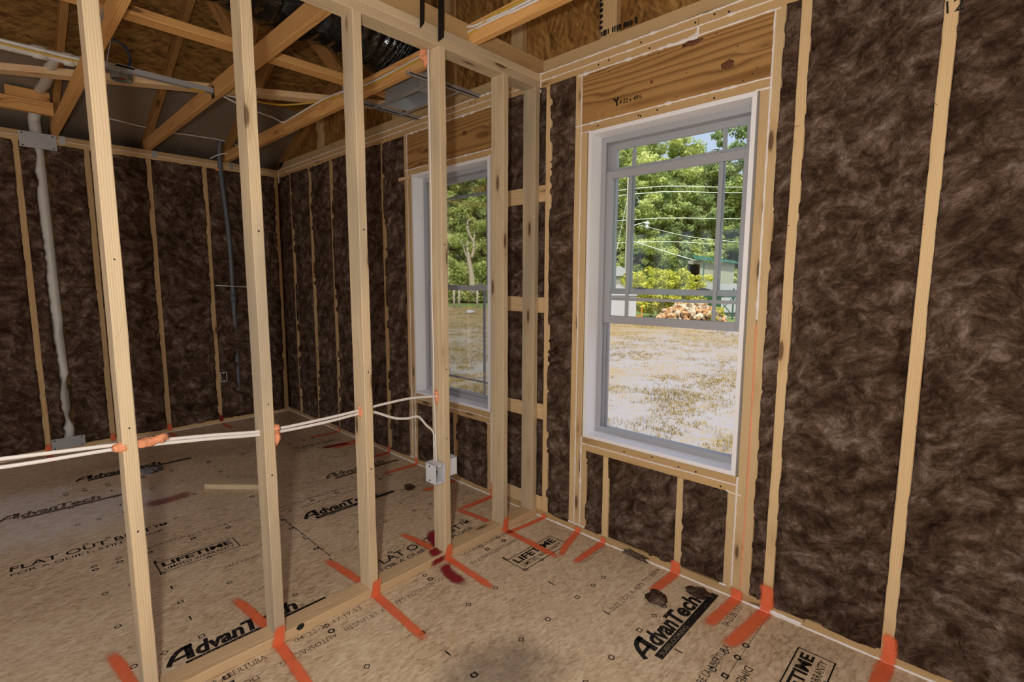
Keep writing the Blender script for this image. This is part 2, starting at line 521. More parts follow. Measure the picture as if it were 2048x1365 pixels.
# ------------------------------------------------------------------ exterior wall with the two windows
wb = empty('wall_back', kind='structure')
X_END = 3.0
def plate(name, a, b, y, z, parent, mat='plate_pine', wdt=D, u=(0, 1, 0), **k):
    return lumber(name, (a, y, z), (b, y, z), u, wdt, S, mat, parent, **k)
plate('bottom_plate', XL, X_END, D/2, S/2, wb, segs=12, jit=0.0006)
plate('top_plate', XL-D, X_END, D/2, H-1.5*S, wb)
plate('top_plate', XL-D, 0.86, D/2, H-0.5*S, wb)
plate('top_plate', 0.862, X_END, D/2, H-0.5*S, wb)
ZT = H-2*S
C1, C2, RO = 0.7165, -0.7915, 0.4064
def studs(xs, mat, z0=S, z1=ZT, nm='stud'):
    for x in xs:
        vstud(nm, x-S/2, x+S/2, 0, D, z0, z1, mat, wb, segs=10, jit=0.0012)
studs([-3.184, -2.777, -2.371, -1.964, -1.558], 'stud_far')
studs([0.0585, 1.2695, 1.676, 2.0824, 2.4888], 'stud_pine')
for c, mat in ((C1, 'stud_pine'), (C2, 'stud_far')):
    studs([c-RO-1.5*S], mat, nm='king_stud'); studs([c+RO+1.5*S], mat, nm='king_stud')
    studs([c-RO-0.5*S], mat, S, 2.113, 'jack_stud'); studs([c+RO+0.5*S], mat, S, 2.113, 'jack_stud')
    studs([c-RO+0.5*S], mat, S, 0.470, 'cripple_stud'); studs([c+RO-0.5*S], mat, S, 0.470, 'cripple_stud')
    a, b = c-RO-S, c+RO+S
    lumber('header', (a, D/2, (2.151+ZT)/2), (b, D/2, (2.151+ZT)/2), (0, 0, 1), ZT-2.151, D, 'header_pine', wb)
    plate('header_plate', a, b, D/2, 2.132, wb)
    plate('rough_sill', c-RO, c+RO, D/2, 0.527, wb)
    plate('rough_sill', c-RO, c+RO, D/2, 0.489, wb)
studs([0.470, 0.874], 'stud_pine', S, 0.470, 'cripple_stud')
studs([-0.741, -0.335-0.065], 'stud_far', S, 0.470, 'cripple_stud') if False else studs([-0.741], 'stud_far', S, 0.470, 'cripple_stud')
BLK = [(0.0381, 0.127), (0.583, 0.672), (1.195, 1.284), (1.803, 1.892)]
for z0, z1 in BLK:
    lumber('ladder_block', (-0.309, S/2, (z0+z1)/2), (0.039, S/2, (z0+z1)/2), (0, 0, 1), z1-z0, S, 'stud_pine', wb)
# sheathing behind the framing
def sheath(x0, x1, z0, z1):
    boxes('sheathing_panel', [((x0, D, z0), (x1, D+0.0125, z1))], 'osb_sheathing', wb)
sheath(XL-D, C2-RO, -0.3, 2.44); sheath(C2+RO, C1-RO, -0.3, 2.44); sheath(C1+RO, X_END, -0.3, 2.44)
for c in (C1, C2):
    sheath(c-RO, c+RO, -0.3, 0.546); sheath(c-RO, c+RO, 2.113, 2.44)

# ------------------------------------------------------------------ insulation batts
def batt(x0, x1, z0, z1, place, parent, ov=(0.004, 0.004), ovz=(0.004, 0.004), bulge=0.006, seed=0, res=0.0095, amp=0.024, zsoft=0.02):
    w_, h_ = x1-x0, z1-z0
    nx, nz = max(6, int(w_/res)), max(6, int(h_/res))
    u = np.linspace(0, 1, nx+1); v = np.linspace(0, 1, nz+1)
    U, Vv = np.meshgrid(u, v)
    zc = z0 + v*h_; xc = x0 + u*w_
    def edge(t, k, o):
        n = fbm(t*3.1+seed*5.3, np.full_like(t, k*7.7), seed*3+k, 3)*2-1 + 0.55*(fbm(t*26, np.full_like(t, k*3.1+seed), seed*5+k, 2)*2-1)
        return o*(n*1.15+0.1)
    eL, eR = edge(zc, 1, ov[0]), edge(zc, 2, ov[1])
    eB, eT = edge(xc, 3, ovz[0]), edge(xc, 4, ovz[1])
    L = (x0-eL)[:, None]; R = (x1+eR)[:, None]
    B = (z0-eB)[None, :]; T = (z1+eT)[None, :]
    Xg = L*(1-U)+R*U
    Zg = B*(1-Vv)+T*Vv
    dx = np.minimum(U, 1-U)*w_; dz = np.minimum(Vv, 1-Vv)*h_
    dd = np.minimum(dx, dz)
    over = np.where(U < 0.5, eL[:, None], eR[:, None])
    overz = np.where(Vv < 0.5, eB[None, :], eT[None, :])
    ovr = np.where(dx < dz, over, overz)
    edge_d = np.where(ovr > 0.0, -0.005, 0.010)
    n = (fbm(Xg*7+seed*2.1, Zg*5, seed, 5)-0.5)*2*amp + (fbm(Xg*26, Zg*20, seed+31, 4)-0.5)*2*0.011
    rid = np.abs(fbm(Xg*9+Zg*3, Zg*6+seed, seed+77, 4)-0.5)
    n = n + np.clip(0.05-rid, 0, 1)*0.25
    dep = 0.004-bulge + n
    s = np.clip(dd/0.03, 0, 1); s = s*s*(3-2*s)
    Dp = edge_d*(1-s) + dep*s
    P = place(Xg.ravel(), Dp.ravel(), Zg.ravel())
    # tucked-in rim so that the batt has thickness
    idx = np.arange((nx+1)*(nz+1)).reshape(nz+1, nx+1)
    quads = np.stack([idx[:-1, :-1], idx[:-1, 1:], idx[1:, 1:], idx[1:, :-1]], -1).reshape(-1, 4).tolist()
    V = P.tolist()
    rim = list(idx[0, :]) + list(idx[1:, -1]) + list(idx[-1, ::-1][1:]) + list(idx[::-1, 0][1:-1])
    n0 = len(V)
    Xf, Zf = Xg.ravel()[rim], Zg.ravel()[rim]
    V += place(np.clip(Xf, x0+0.004, x1-0.004), np.full(len(rim), 0.045), np.clip(Zf, z0+0.004, z1-0.004)).tolist()
    m = len(rim)
    for i in range(m):
        j = (i+1) % m
        quads.append((rim[j], rim[i], n0+i, n0+j))
    # loose fibres curling off the face
    rg = np.random.RandomState(seed+5)
    nf = int(w_*h_*900)
    fx = x0 + min(0.02, w_*0.3) + rg.rand(nf)*(w_-2*min(0.02, w_*0.3)); fz = z0 + 0.03 + rg.rand(nf)*(h_-0.06)
    ii = np.clip(((fz-z0)/h_*nz).astype(int), 0, nz); jj = np.clip(((fx-x0)/w_*nx).astype(int), 0, nx)
    fd = Dp[ii, jj]
    ang = (fbm(fx*4, fz*4, seed+9, 2)-0.5)*7 + rg.randn(nf)*0.6
    ln = 0.012 + rg.rand(nf)*0.03
    cv = rg.randn(nf)*0.7
    base = len(V)
    fa, fb_ = fx.copy(), fz.copy()
    pts = []
    for k in range(4):
        t = k/3
        lift = -0.0025 - 0.007*np.sin(t*math.pi)*rg.rand(nf)
        wd = 0.0007
        pts.append(place(fa - np.sin(ang)*wd, fd+lift, fb_ + np.cos(ang)*wd))
        pts.append(place(fa + np.sin(ang)*wd, fd+lift, fb_ - np.cos(ang)*wd))
        fa = fa + np.cos(ang)*ln/3; fb_ = fb_ + np.sin(ang)*ln/3
        ang = ang + cv*0.6
    PT = np.stack(pts, 1).reshape(-1, 3)
    V += PT.tolist()
    k8 = base + np.arange(nf)*8
    for k in range(3):
        quads += np.stack([k8+2*k, k8+2*k+1, k8+2*k+3, k8+2*k+2], 1).tolist()
    return mesh_obj('insulation_batt', V, quads, 'wool', parent, smooth=True)

pl_back = lambda x, d, z: np.stack([x, d, z], 1)
pl_left = lambda y, d, z: np.stack([XL-d, y, z], 1)
sd = 0
def bay(x0, x1, z0=S, z1=ZT, ov=(0.004, 0.004), ovz=(0.007, 0.004), pl=pl_back, parent=None, **k):
    global sd
    sd += 1
    batt(x0, x1, z0, z1, pl, parent or wb, ov, ovz, seed=sd, **k)
h2 = S/2
bay(XL+0.002, -3.184-h2, ov=(0.0, 0.014), res=0.014)
bay(-3.184+h2, -2.777-h2, ov=(0.015, 0.016), res=0.014)
bay(-2.777+h2, -2.371-h2, ov=(0.019, 0.010), res=0.014)
bay(-2.371+h2, -1.964-h2, ov=(0.012, 0.012), res=0.014)
bay(-1.964+h2, -1.558-h2, ov=(0.012, 0.008), res=0.012)
bay(-1.558+h2, C2-RO-2*S, ov=(0.014, 0.004), res=0.012)
bay(C2-RO+S, -0.741-h2, z1=0.470, ov=(0.005, 0.008), ovz=(0.006, 0.008))
bay(-0.741+h2, C2+RO-S, z1=0.470, ov=(0.012, 0.003), ovz=(0.006, 0.006))
zz = [0.127, 0.583, 0.672, 1.195, 1.284, 1.803, 1.892, ZT]
for k in range(4):
    bay(C2+RO+2*S, 0.0585-h2, zz[2*k], zz[2*k+1], ov=(0, 0), ovz=(0.004, 0.004), bulge=-0.012)
bay(0.0585+h2, C1-RO-2*S, ov=(0.008, 0.003), bulge=0.010)
bay(C1-RO+S, 0.470-h2, z1=0.470, ov=(0.003, 0.003), ovz=(0.006, 0.006))
bay(0.470+h2, 0.874-h2, z1=0.470, ov=(0.006, 0.006), ovz=(0.008, 0.008), bulge=0.012)
bay(0.874+h2, C1+RO-S, z1=0.470, ov=(0.006, 0.003), ovz=(0.008, 0.006), bulge=0.012)
bay(C1+RO+2*S, 1.2695-h2, ov=(0.005, 0.004), bulge=0.008)
bay(1.2695+h2, 1.676-h2, ov=(0.003, 0.004), bulge=0.012, res=0.008)
bay(1.676+h2, 2.0824-h2, ov=(0.004, 0.004), bulge=0.012, res=0.008)
bay(2.0824+h2, 2.4888-h2)

# ------------------------------------------------------------------ left wall
wl = empty('wall_left', kind='structure')
LX = XL-D/2
Y_END = -4.4
def lplate(name, z, mat='stud_far', y1=0.0):
    lumber(name, (LX, Y_END, z), (LX, y1, z), (1, 0, 0), D, S, mat, wl)
lplate('bottom_plate', S/2); lplate('top_plate', H-1.5*S); lplate('top_plate', H-0.5*S)
LY = [-0.031, -0.2565, -0.6629, -1.0845, -1.489, -1.894, -2.301, -2.707, -3.114, -3.52, -3.927]
for y in LY:
    vstud('stud', XL-D, XL, y-S/2, y+S/2, S, ZT, 'stud_far', wl, segs=10, jit=0.0012)
boxes('sheathing_panel', [((XL-D-0.0125, Y_END, -0.3), (XL-D, 0.1, 2.44))], 'osb_sheathing', wl)
def lbay(y0, y1, z0=S, z1=ZT, ov=(0.006, 0.006), **k):
    k.setdefault('res', 0.013)
    bay(y0, y1, z0, z1, ov, (0.010, 0.004), pl_left, wl, **k)
lbay(LY[1]+h2, LY[0]-h2, ov=(0.01, 0.01))
lbay(LY[2]+h2, LY[1]-h2, ov=(0.008, 0.006), bulge=0.0)
lbay(LY[3]+h2, LY[2]-h2, ov=(0.004, 0.010))
lbay(LY[4]+h2, LY[3]-h2, ov=(0.004, 0.006))
lbay(-1.728, LY[4]-h2, ov=(0.022, 0.006))
lbay(LY[5]+h2, -1.800, ov=(0.004, 0.020))
for i in (6, 7):
    lbay(LY[i]+h2, LY[i-1]-h2, res=0.02)

# ------------------------------------------------------------------ partition wall of bare studs
wp = empty('wall_partition', kind='structure')
PX = -D/2
PY_END = -2.93
lumber('sole_plate', (PX, PY_END, S/2), (PX, -0.001, S/2), (1, 0, 0), D, S, 'sole_plate', wp, segs=14, jit=0.0008)
lumber('top_plate', (PX, PY_END, H-1.5*S), (PX, -0.001, H-1.5*S), (1, 0, 0), D, S, 'stud_partition', wp)
lumber('top_plate', (PX, PY_END, H-0.5*S), (PX, -0.001, H-0.5*S), (1, 0, 0), D, S, 'stud_partition', wp)
PY = [-2.285, -1.882, -1.4795, -1.078, -0.6655, -0.2635, -0.0205]
for y in PY:
    vstud('stud', -D, 0, y-S/2, y+S/2, S, ZT, 'stud_partition', wp, segs=24, jit=0.0006, wane=0.0022)
for y0, y1 in ((-1.644, -1.097), (-1.053, -0.493), (-0.447, 0.049)):
    lumber('nailer', (-0.041, y0, H+D/2), (-0.041, y1, H+D/2), (0, 0, 1), D, S, 'plate_pine', wp)

# ------------------------------------------------------------------ caulk beads on the framing
crng = random.Random(3)
def bead(pts, parent, nrm, w_=0.0042, th=0.0022, blobs=0):
    """a wobbly bead lying along pts on a face with normal nrm"""
    P = [Vector(p) for p in pts]
    nrm = Vector(nrm)
    V, F = [], []
    path = []
    for a, b in zip(P[:-1], P[1:]):
        n_ = max(2, int((b-a).length/0.02))
        path += [a.lerp(b, i/n_) for i in range(n_)]
    path.append(P[-1])
    for i, p in enumerate(path):
        t = (path[min(i+1, len(path)-1)]-path[max(i-1, 0)]).normalized()
        s_ = nrm.cross(t).normalized()
        k = crng.uniform(0.75, 1.3)
        if crng.random() < 0.02*blobs: k *= 2.2
        off = crng.uniform(-0.0008, 0.0008)
        for q, hgt in ((-1, -0.0008), (-0.55, 0.85), (0.55, 0.85), (1, -0.0008)):
            V.append(p + s_*(q*w_*0.5*k*1.25+off) + nrm*(hgt*th*k if hgt > 0 else hgt))
    for i in range(len(path)-1):
        for k in range(3):
            F.append((i*4+k, i*4+k+1, (i+1)*4+k+1, (i+1)*4+k))
    return mesh_obj('caulk_bead', V, F, 'caulk', parent, smooth=True)
NB_ = (0, -1, 0)
bead([(0.002, -0.001, 0.002), (X_END, -0.001, 0.002)], wb, (0, -0.7, 0.7), 0.009, 0.003, 2)
bead([(XL, -0.001, 0.002), (-D, -0.001, 0.002)], wb, (0, -0.7, 0.7), 0.008, 0.003, 1)
bead([(XL, 0, H), (X_END, 0, H)], wb, NB_, 0.006, 0.003, 3)
bead([(XL, 0, H-S), (X_END, 0, H-S)], wb, NB_, 0.005, 0.0025, 2)
bead([(0.0, 0, H+0.005), (0.0, 0, ZT-0.02)], wb, NB_, 0.006)
bead([(XL+0.004, 0, H), (XL+0.004, 0, ZT-0.05)], wb, (0.7, -0.7, 0), 0.010, 0.004, 4)
for c in (C1, C2):
    a, b = c-RO-S, c+RO+S
    bead([(a-0.02, 0, ZT), (b+0.02, 0, ZT)], wb, NB_, 0.007, 0.003, 4)
    bead([(a, 0, ZT), (a, 0, 0.05)], wb, NB_, 0.0055, 0.0025)
    bead([(b, 0, ZT), (b, 0, 1.22 if c == C1 else 0.06)], wb, NB_, 0.006, 0.0025, 1)
    bead([(a-0.035, 0, 2.151), (b, 0, 2.151)], wb, NB_, 0.006, 0.0025, 2)
    bead([(a-0.01, 0, 2.113), (c-0.39, 0, 2.113)], wb, NB_, 0.005)
    bead([(c+0.39, 0, 2.115), (b, 0, 2.113)], wb, NB_, 0.006, 0.0025, 3)
    bead([(c-RO, 0, 0.508), (c+RO, 0, 0.508)], wb, NB_, 0.005, 0.0025, 1)
    bead([(c-RO, 0, 0.546), (c-RO, 0, 0.05)], wb, NB_, 0.006, 0.003, 2)
    bead([(c+RO, 0, 0.546), (c+RO, 0, 0.05)], wb, NB_, 0.006, 0.003, 2)
    bead([(c-RO-2*S, 0, S+0.003), (c-RO+S, 0, S+0.003)], wb, NB_, 0.007, 0.004, 6)
    bead([(c+RO-0.045, 0, 0.472), (c+RO+0.02, 0, 0.467)], wb, NB_, 0.004)
bead([(C1+RO-0.05, 0, S+0.004), (C1+RO-0.022, 0, S+0.004)], wb, NB_, 0.010, 0.005)
bead([(1.245, -0.002, 0.010), (1.40, -0.002, 0.007)], wb, NB_, 0.014, 0.004)
bead([(0.86, 0, H-S), (0.862, 0, ZT)], wb, NB_, 0.010, 0.003)
# smear where the plates join above the header knot
mesh_obj('caulk_smear', [(0.70, -0.0012, ZT-0.004), (0.78, -0.0012, ZT-0.012), (0.86, -0.0012, ZT-0.012), (0.866, -0.0012, ZT), (0.862, -0.0012, ZT+0.028), (0.85, -0.0012, ZT+0.012), (0.82, -0.0012, ZT+0.005)],
         [(0, 1, 2, 3, 4, 5, 6)], 'caulk', wb)
bead([(XL, -0.01, H-S), (XL, -2.2, H-S)], wl, (1, 0, 0), 0.004)
bead([(XL+0.001, 0, 0.002), (XL+0.001, -3.2, 0.002)], wl, (0.7, 0, 0.7), 0.006)
# orange fire-sealant string down the right jack stud
bead([(C1+RO+S, -0.0005, 1.2), (C1+RO+S+0.004, -0.0005, 0.6), (C1+RO+S, -0.0005, 0.06)], wb, NB_, 0.006, 0.003).data.materials[0] = MATS['foam_orange']

# ------------------------------------------------------------------ windows
def window(n, c, raised):
    W = empty('window_%d' % n, kind='structure')
    x0, x1 = c-0.3975, c+0.3975
    zb, zt, t = 0.546, 2.113, 0.019
    y0, y1 = -0.002, 0.089
    boxes('jamb_return', [((x0, y0, zb), (x0+t, y1, zt)), ((x1-t, y0, zb), (x1, y1, zt)), ((x0+t, y0, zt-t), (x1-t, y1, zt)), ((x0+t, y0, zb), (x1-t, y1, zb+t))], 'return_white', W, bevel=0.0012)
    # drywall-return corner strips at the face
    fi = 0.3525
    L = []
    for s_ in (-1, 1):
        o, i_ = c+s_*0.3975, c+s_*fi
        L += [((o, 0.089, zb), (c+s_*0.368, 0.170, zt)),
              ((c+s_*0.368, 0.089, zb), (i_, 0.1015, zt)),
              ((c+s_*0.368, 0.1305, zb), (i_-s_*-0.0, 0.1355, zt)),
              ((c+s_*0.368, 0.160, zb), (i_, 0.172, zt))]
    L += [((c-0.3525, 0.089, 2.066), (c+0.3525, 0.172, zt)), ((c-0.3525, 0.089, zb), (c+0.3525, 0.104, 0.594)), ((c-0.3525, 0.104, zb), (c+0.3525, 0.172, 0.580))]
    boxes('window_frame', L, 'vinyl_white', W, bevel=0.0015)
    def sash(name, zb_, zt_, gx, gz0, gz1, ya, yb, hz, bot=False):
        o = 0.364 if ya < 0.13 else 0.362
        s = boxes(name, [((c-o, ya, zb_), (c-gx, yb, zt_)), ((c+gx, ya, zb_), (c+o, yb, zt_)), ((c-gx, ya, zb_), (c+gx, yb, gz0)), ((c-gx, ya, gz1), (c+gx, yb, zt_))], 'vinyl_white', W, bevel=0.002)
        ym = (ya+yb)/2
        for dx in (-0.2235, 0.2235):
            boxes('muntin', [((c+dx-0.0085, ym-0.004, gz0), (c+dx+0.0085, ym+0.004, gz1))], 'vinyl_white', s)
        boxes('muntin', [((c-gx, ym-0.0038, hz-0.0075), (c+gx, ym+0.0038, hz+0.0075))], 'vinyl_white', s)
        boxes('pane', [((c-gx, ym-0.0085, gz0), (c+gx, ym-0.0075, gz1))], 'glass', s)
        boxes('pane', [((c-gx, ym+0.0075, gz0), (c+gx, ym+0.0085, gz1))], 'glass', s)
        return s
    su = sash('upper_sash', 1.306, 2.07, 0.317, 1.335, 2.036, 0.1365, 0.1595, 1.940)
    for dx in (-0.16, 0.16):
        boxes('sash_keeper', [((c+dx-0.030, 0.131, 1.332), (c+dx+0.030, 0.150, 1.338)), ((c+dx-0.014, 0.132, 1.338), (c+dx+0.014, 0.142, 1.342))], 'conduit_grey' if raised else 'vinyl_white', su, bevel=0.002)
    dz = 0.0 if raised else -0.583
    sl = sash('lower_sash', 1.155+dz, 1.925+dz, 0.322, 1.194+dz, 1.890+dz, 0.104, 0.1295, 1.281+dz)
    for dx in (-0.16, 0.19):
        boxes('sash_lock', [((c+dx-0.028, 0.105, 1.925+dz), (c+dx+0.028, 0.128, 1.931+dz)), ((c+dx-0.007, 0.098, 1.929+dz), (c+dx+0.007, 0.118, 1.938+dz))], 'vinyl_white', sl, bevel=0.001)
    return W
window(1, C1, True)
window(2, C2, False)

# ------------------------------------------------------------------ print on the floor panels
def text_mesh(s, bold=0.0, shear=0.0, spacing=1.0):
    cu = bpy.data.curves.new('t', 'FONT')
    cu.body = s
    cu.size = 1.0
    cu.offset = bold
    cu.shear = shear
    cu.space_character = spacing
    cu.resolution_u = 3
    o = bpy.data.objects.new('t', cu)
    COL.objects.link(o)
    dg = bpy.context.evaluated_depsgraph_get()
    dg.update()
    me = bpy.data.meshes.new_from_object(o.evaluated_get(dg))
    V = np.array([v.co[:] for v in me.vertices])
    F = [tuple(p.vertices) for p in me.polygons]
    bpy.data.objects.remove(o); bpy.data.curves.remove(cu); bpy.data.meshes.remove(me)
    return V, F

def print_text(s, fn, parent, mat='ink_black', name='printed_lettering', width=None, height=None, **k):
    """fn maps local (along, up) in metres to world"""
    V, F = text_mesh(s, **k)
    mn, mx = V.min(0), V.max(0)
    sx = width/(mx[0]-mn[0]) if width else 1.0
    cap = 0.73
    sy = height/cap if height else sx
    if not width: sx = sy
    P = [fn((v[0]-mn[0])*sx, v[1]*sy) for v in V]
    return mesh_obj(name, P, F, mat, parent)

ZP = 0.0006
def ftext(s, xb, y0, y1, h, mat='ink_black', rev=False, z=ZP, **k):
    if rev:    # read towards the camera: along -Y, up towards +X
        fn = lambda a, b: (xb+b, y0-a, z)
        return print_text(s, fn, floor, mat, width=y0-y1, height=h, **k)
    return print_text(s, lambda a, b: (xb-b, y0+a, z), floor, mat, width=y1-y0, height=h, **k)

def frect(x0, x1, y0, y1, mat='ink_black', z=ZP, name='printed_bar'):
    return mesh_obj(name, [(x0, y0, z), (x1, y0, z), (x1, y1, z), (x0, y1, z)], [(0, 1, 2, 3)], mat, floor)

def big_a(xb, y0, wd, hg, mat):
    """the arched capital A of the floor print: a curved stroke, an upright leg and a bar"""
    V, F = [], []
    def stroke(pts, t):
        n0 = len(V)
        for i, (a, b) in enumerate(pts):
            p, q = pts[max(i-1, 0)], pts[min(i+1, len(pts)-1)]
            dx, dy = q[0]-p[0], q[1]-p[1]
            L = math.hypot(dx, dy)
            nx, ny = -dy/L*t/2, dx/L*t/2
            for sg in (1, -1):
                V.append((xb-(b+sg*ny)*hg, y0+(a+sg*nx)*wd, ZP))
        for i in range(len(pts)-1):
            k = n0+2*i
            F.append((k, k+1, k+3, k+2))
    stroke([(-0.22, 0.05), (-0.10, 0.26), (0.08, 0.55), (0.32, 0.78), (0.58, 0.88), (1.0, 0.90)], 0.24)
    stroke([(0.80, 0.98), (0.72, 0.0)], 0.34)
    stroke([(0.02, 0.30), (0.72, 0.34)], 0.16)
    mesh_obj('printed_lettering', V, F, mat, floor)

def logo(xb, y0, y1, bar, mat='ink_black', sub=True):
    big_a(xb, y0, (y1-y0)*0.165, 0.086, mat)
    ftext('dvan', xb, y0+(y1-y0)*0.165, y0+(y1-y0)*0.535, 0.078, mat, bold=0.038, shear=0.2, spacing=1.0)
    ftext('Tech', xb, y0+(y1-y0)*0.53, y1, 0.074, mat, bold=0.038, shear=0.15, spacing=1.0)
    ftext('®', xb, y1+0.004, y1+0.020, 0.014, mat)
    frect(xb+0.008, xb+0.040, bar[0], bar[1], mat)
    if sub:
        ftext('SUBFLOORING', xb+0.034, bar[0]+0.02, bar[0]+0.235, 0.019, 'ink_tan', z=ZP+0.0004)
logo(1.044, -0.575, -0.118, (-0.553, -0.030))
logo(-0.163, -1.79, -1.34, (-1.757, -1.232))
logo(-0.915, -0.955, -0.50, (-0.925, -0.400), 'ink_black')
logo(-1.392, -0.585, -0.14, (-0.56, -0.045), 'ink_faded')
logo(-2.575, -1.80, -1.33, (-1.76, -1.14), 'ink_black', False)
logo(-2.125, -2.18, -1.74, (-2.10, -1.60), 'ink_faded', False)

def lifetime(x0, y0, y1, mat='ink_black'):
    x1 = x0+0.124
    t = 0.005
    for r in ((x0, x0+t, y0, y1), (x1-t, x1, y0, y1), (x0-0.028, x1, y0, y0+t), (x0, x1, y1-t, y1)):
        frect(*r, mat)
    ftext('LIFETIME', x0+0.060, y0+0.022, y1-0.020, 0.044, mat, bold=0.035)
    ftext('LIMITED WARRANTY', x0+0.102, y0+0.022, y1-0.020, 0.028, mat, bold=0.006)
lifetime(0.216, -0.478, -0.138)
lifetime(1.423, -0.478, -0.134)
lifetime(-0.995, -1.685, -1.335)
lifetime(-2.215, -0.495, -0.12, 'ink_faded')
def flatout(xb, y0, y1):
    ftext('FLAT OUT BEST™', xb, y0, y1, 0.056, bold=0.012)
    ftext('FOR A QUIET, STIFF FLOOR', xb+0.052, y0, y1-0.03, 0.030, bold=0.004)
flatout(-1.398, -2.172, -1.54)
flatout(-0.192, -0.952, -0.335)
ftext('NO CIERRE LA ABERTURA', 0.040, -1.90, -1.545, 0.030, 'ink_faded')
ftext('04-22-28 17:17:53', 0.036, -1.44, -1.16, 0.026, 'ink_faded')
ftext('NO CIERRE LA ABERTURA', 0.034, -0.60, -0.27, 0.026, 'ink_faded')
ftext('DO NOT CLOSE GAP. MAX. 1/8 LENGTH', 0.092, -0.79, -1.275, 0.028, 'ink_faded', rev=True)
ftext('AUTOSPACING', 0.092, -1.31, -1.525, 0.028, 'ink_faded', rev=True)
ftext('DO NOT CLOSE', 0.092, -1.60, -1.85, 0.028, 'ink_faded', rev=True)
ftext('DIMENSIONS-716', 0.100, -0.28, -0.62, 0.026, 'ink_faded', rev=True)
ftext('SIZE LOT A-4585 TO BERA', 0.808, -0.44, -0.02, 0.026, 'ink_faded')
ftext('BACK PANELS IS', 0.505, -0.235, -0.02, 0.022, 'ink_faded')
ftext('CIERRE LA ABERTURA', 1.240, -0.63, -0.315, 0.028)
ftext('04-22-28 17:17', 1.190, -0.205, -0.03, 0.028)
ftext('DIMENSIONS-716', 1.312, -0.37, -0.68, 0.030, rev=True)
ftext('SPACE PANELS', -0.70, -1.47, -1.30, 0.026, 'ink_faded')
ftext('SIZE LOT', -0.405, -1.475, -1.385, 0.022, 'ink_faded')
ftext('SPACE PANELS 1/8 IN. LOT A-4585', -1.185, -1.70, -1.20, 0.022, 'ink_faded')
ftext('NO CIERRE LA ABERTURA 04-22-28', -1.165, -1.02, -0.56, 0.024, 'ink_faded')
ftext('DO NOT CLOSE GAP. MAX. 1/8', -1.10, -0.45, -1.0, 0.022, 'ink_faded', rev=True)

MV, MF = [], []
def mark(kind, x, y):
    k = {'o': 10, 'O': 6, 'd': 4, 'q': 4, 'Q': 4}.get(kind)
    if kind == 'l':
        n = len(MV)
        MV.extend([(x-0.016, y-0.003, ZP), (x+0.016, y-0.003, ZP), (x+0.016, y+0.003, ZP), (x-0.016, y+0.003, ZP)])
        MF.append((n, n+1, n+2, n+3)); return
    r = {'o': 0.0125, 'O': 0.015, 'd': 0.014, 'q': 0.0155, 'Q': 0.017}[kind]
    ri = r*(0.52 if kind in 'OQ' else 0.64)
    a0 = math.pi/4 if kind in 'qQ' else 0
    n = len(MV)
    for i in range(k):
        th = a0+2*math.pi*i/k
        MV.append((x+r*math.cos(th), y+r*math.sin(th), ZP)); MV.append((x+ri*math.cos(th), y+ri*math.sin(th), ZP))
    for i in range(k):
        j = (i+1) % k
        MF.append((n+2*i, n+2*j, n+2*j+1, n+2*i+1))
for s0 in (-2.337, -1.130, 0.077, 1.284):
    for off in (-0.042, 0.0, 0.266, 0.571, 0.873):
        x = s0+off-0.006
        e = off == 0.0
        for k in range(5):
            mark('O' if e else 'o', x, -0.265-0.4064*k)
        for k in range(4):
            mark('O' if e else 'd', x, -0.350-0.4826*k)
        for k in range(3):
            mark('Q' if e else 'q', x, -0.470-0.6035*k)
    for off in (0.12, 0.418, 0.715, 1.03):
        for k in range(3):
            mark('l', s0+off, -0.470-0.6035*k)
mesh_obj('printed_marks', MV, MF, 'ink_black', floor)
# chalk and nail line across the far room
frect(-1.08, -0.46, -1.062, -1.058, 'ink_faded', name='chalk_line')
NV, NF = [], []
for i in range(9):
    x = -1.08+i*0.078
    n = len(NV)
    for k in range(8):
        NV.append((x+0.006*math.cos(k*math.pi/4), -1.06+0.006*math.sin(k*math.pi/4), ZP*1.5))
    NF.append(tuple(range(n, n+8)))
mesh_obj('nail_heads', NV, NF, 'metal_dark', floor)

# ------------------------------------------------------------------ spray-paint layout marks
prng = random.Random(21)
def spray_strip(pts, wd, parent, side, nrm, mat='paint_orange', lift=0.0011, name='paint_mark', hard_end=False, hard_start=False):
    P = smooth_path(pts, 8) if len(pts) > 2 else [Vector(pts[0]).lerp(Vector(pts[1]), i/14) for i in range(15)]
    side, nrm = Vector(side), Vector(nrm)
    V, F, E_ = [], [], []
    n = len(P)
    for i, p in enumerate(P):
        t = i/(n-1)
        endf = min(1.0, min(9 if hard_start else t, 9 if hard_end else 1-t)*n*0.25+0.02)
        k = prng.uniform(0.92, 1.08)
        for q, e in ((-1.0, 0.0), (-0.62, 0.62), (-0.3, 1.0), (0.3, 1.0), (0.62, 0.62), (1.0, 0.0)):
            V.append(p + side*(q*wd*0.5*k) + nrm*lift)
            E_.append(e*endf)
    for i in range(n-1):
        for k in range(5):
            F.append((i*6+k, i*6+k+1, (i+1)*6+k+1, (i+1)*6+k))
    return mesh_obj(name, V, F, mat, parent, attrs={'edge': ('FLOAT', E_)})
UPZ = (0, 0, 1)
def fx_mark(y, xs, wd=0.05, mat='paint_orange', lift=0.0011):
    spray_strip([(x, y+dy, 0) for x, dy in xs], wd, floor, (0, 1, 0), UPZ, mat, lift)
def fy_mark(x, ys, wd=0.055, mat='paint_orange', lift=0.0011):
    spray_strip([(x+dx, y, 0) for y, dx in ys], wd, floor, (1, 0, 0), UPZ, mat, lift, hard_end=ys[-1][0] > -0.01)
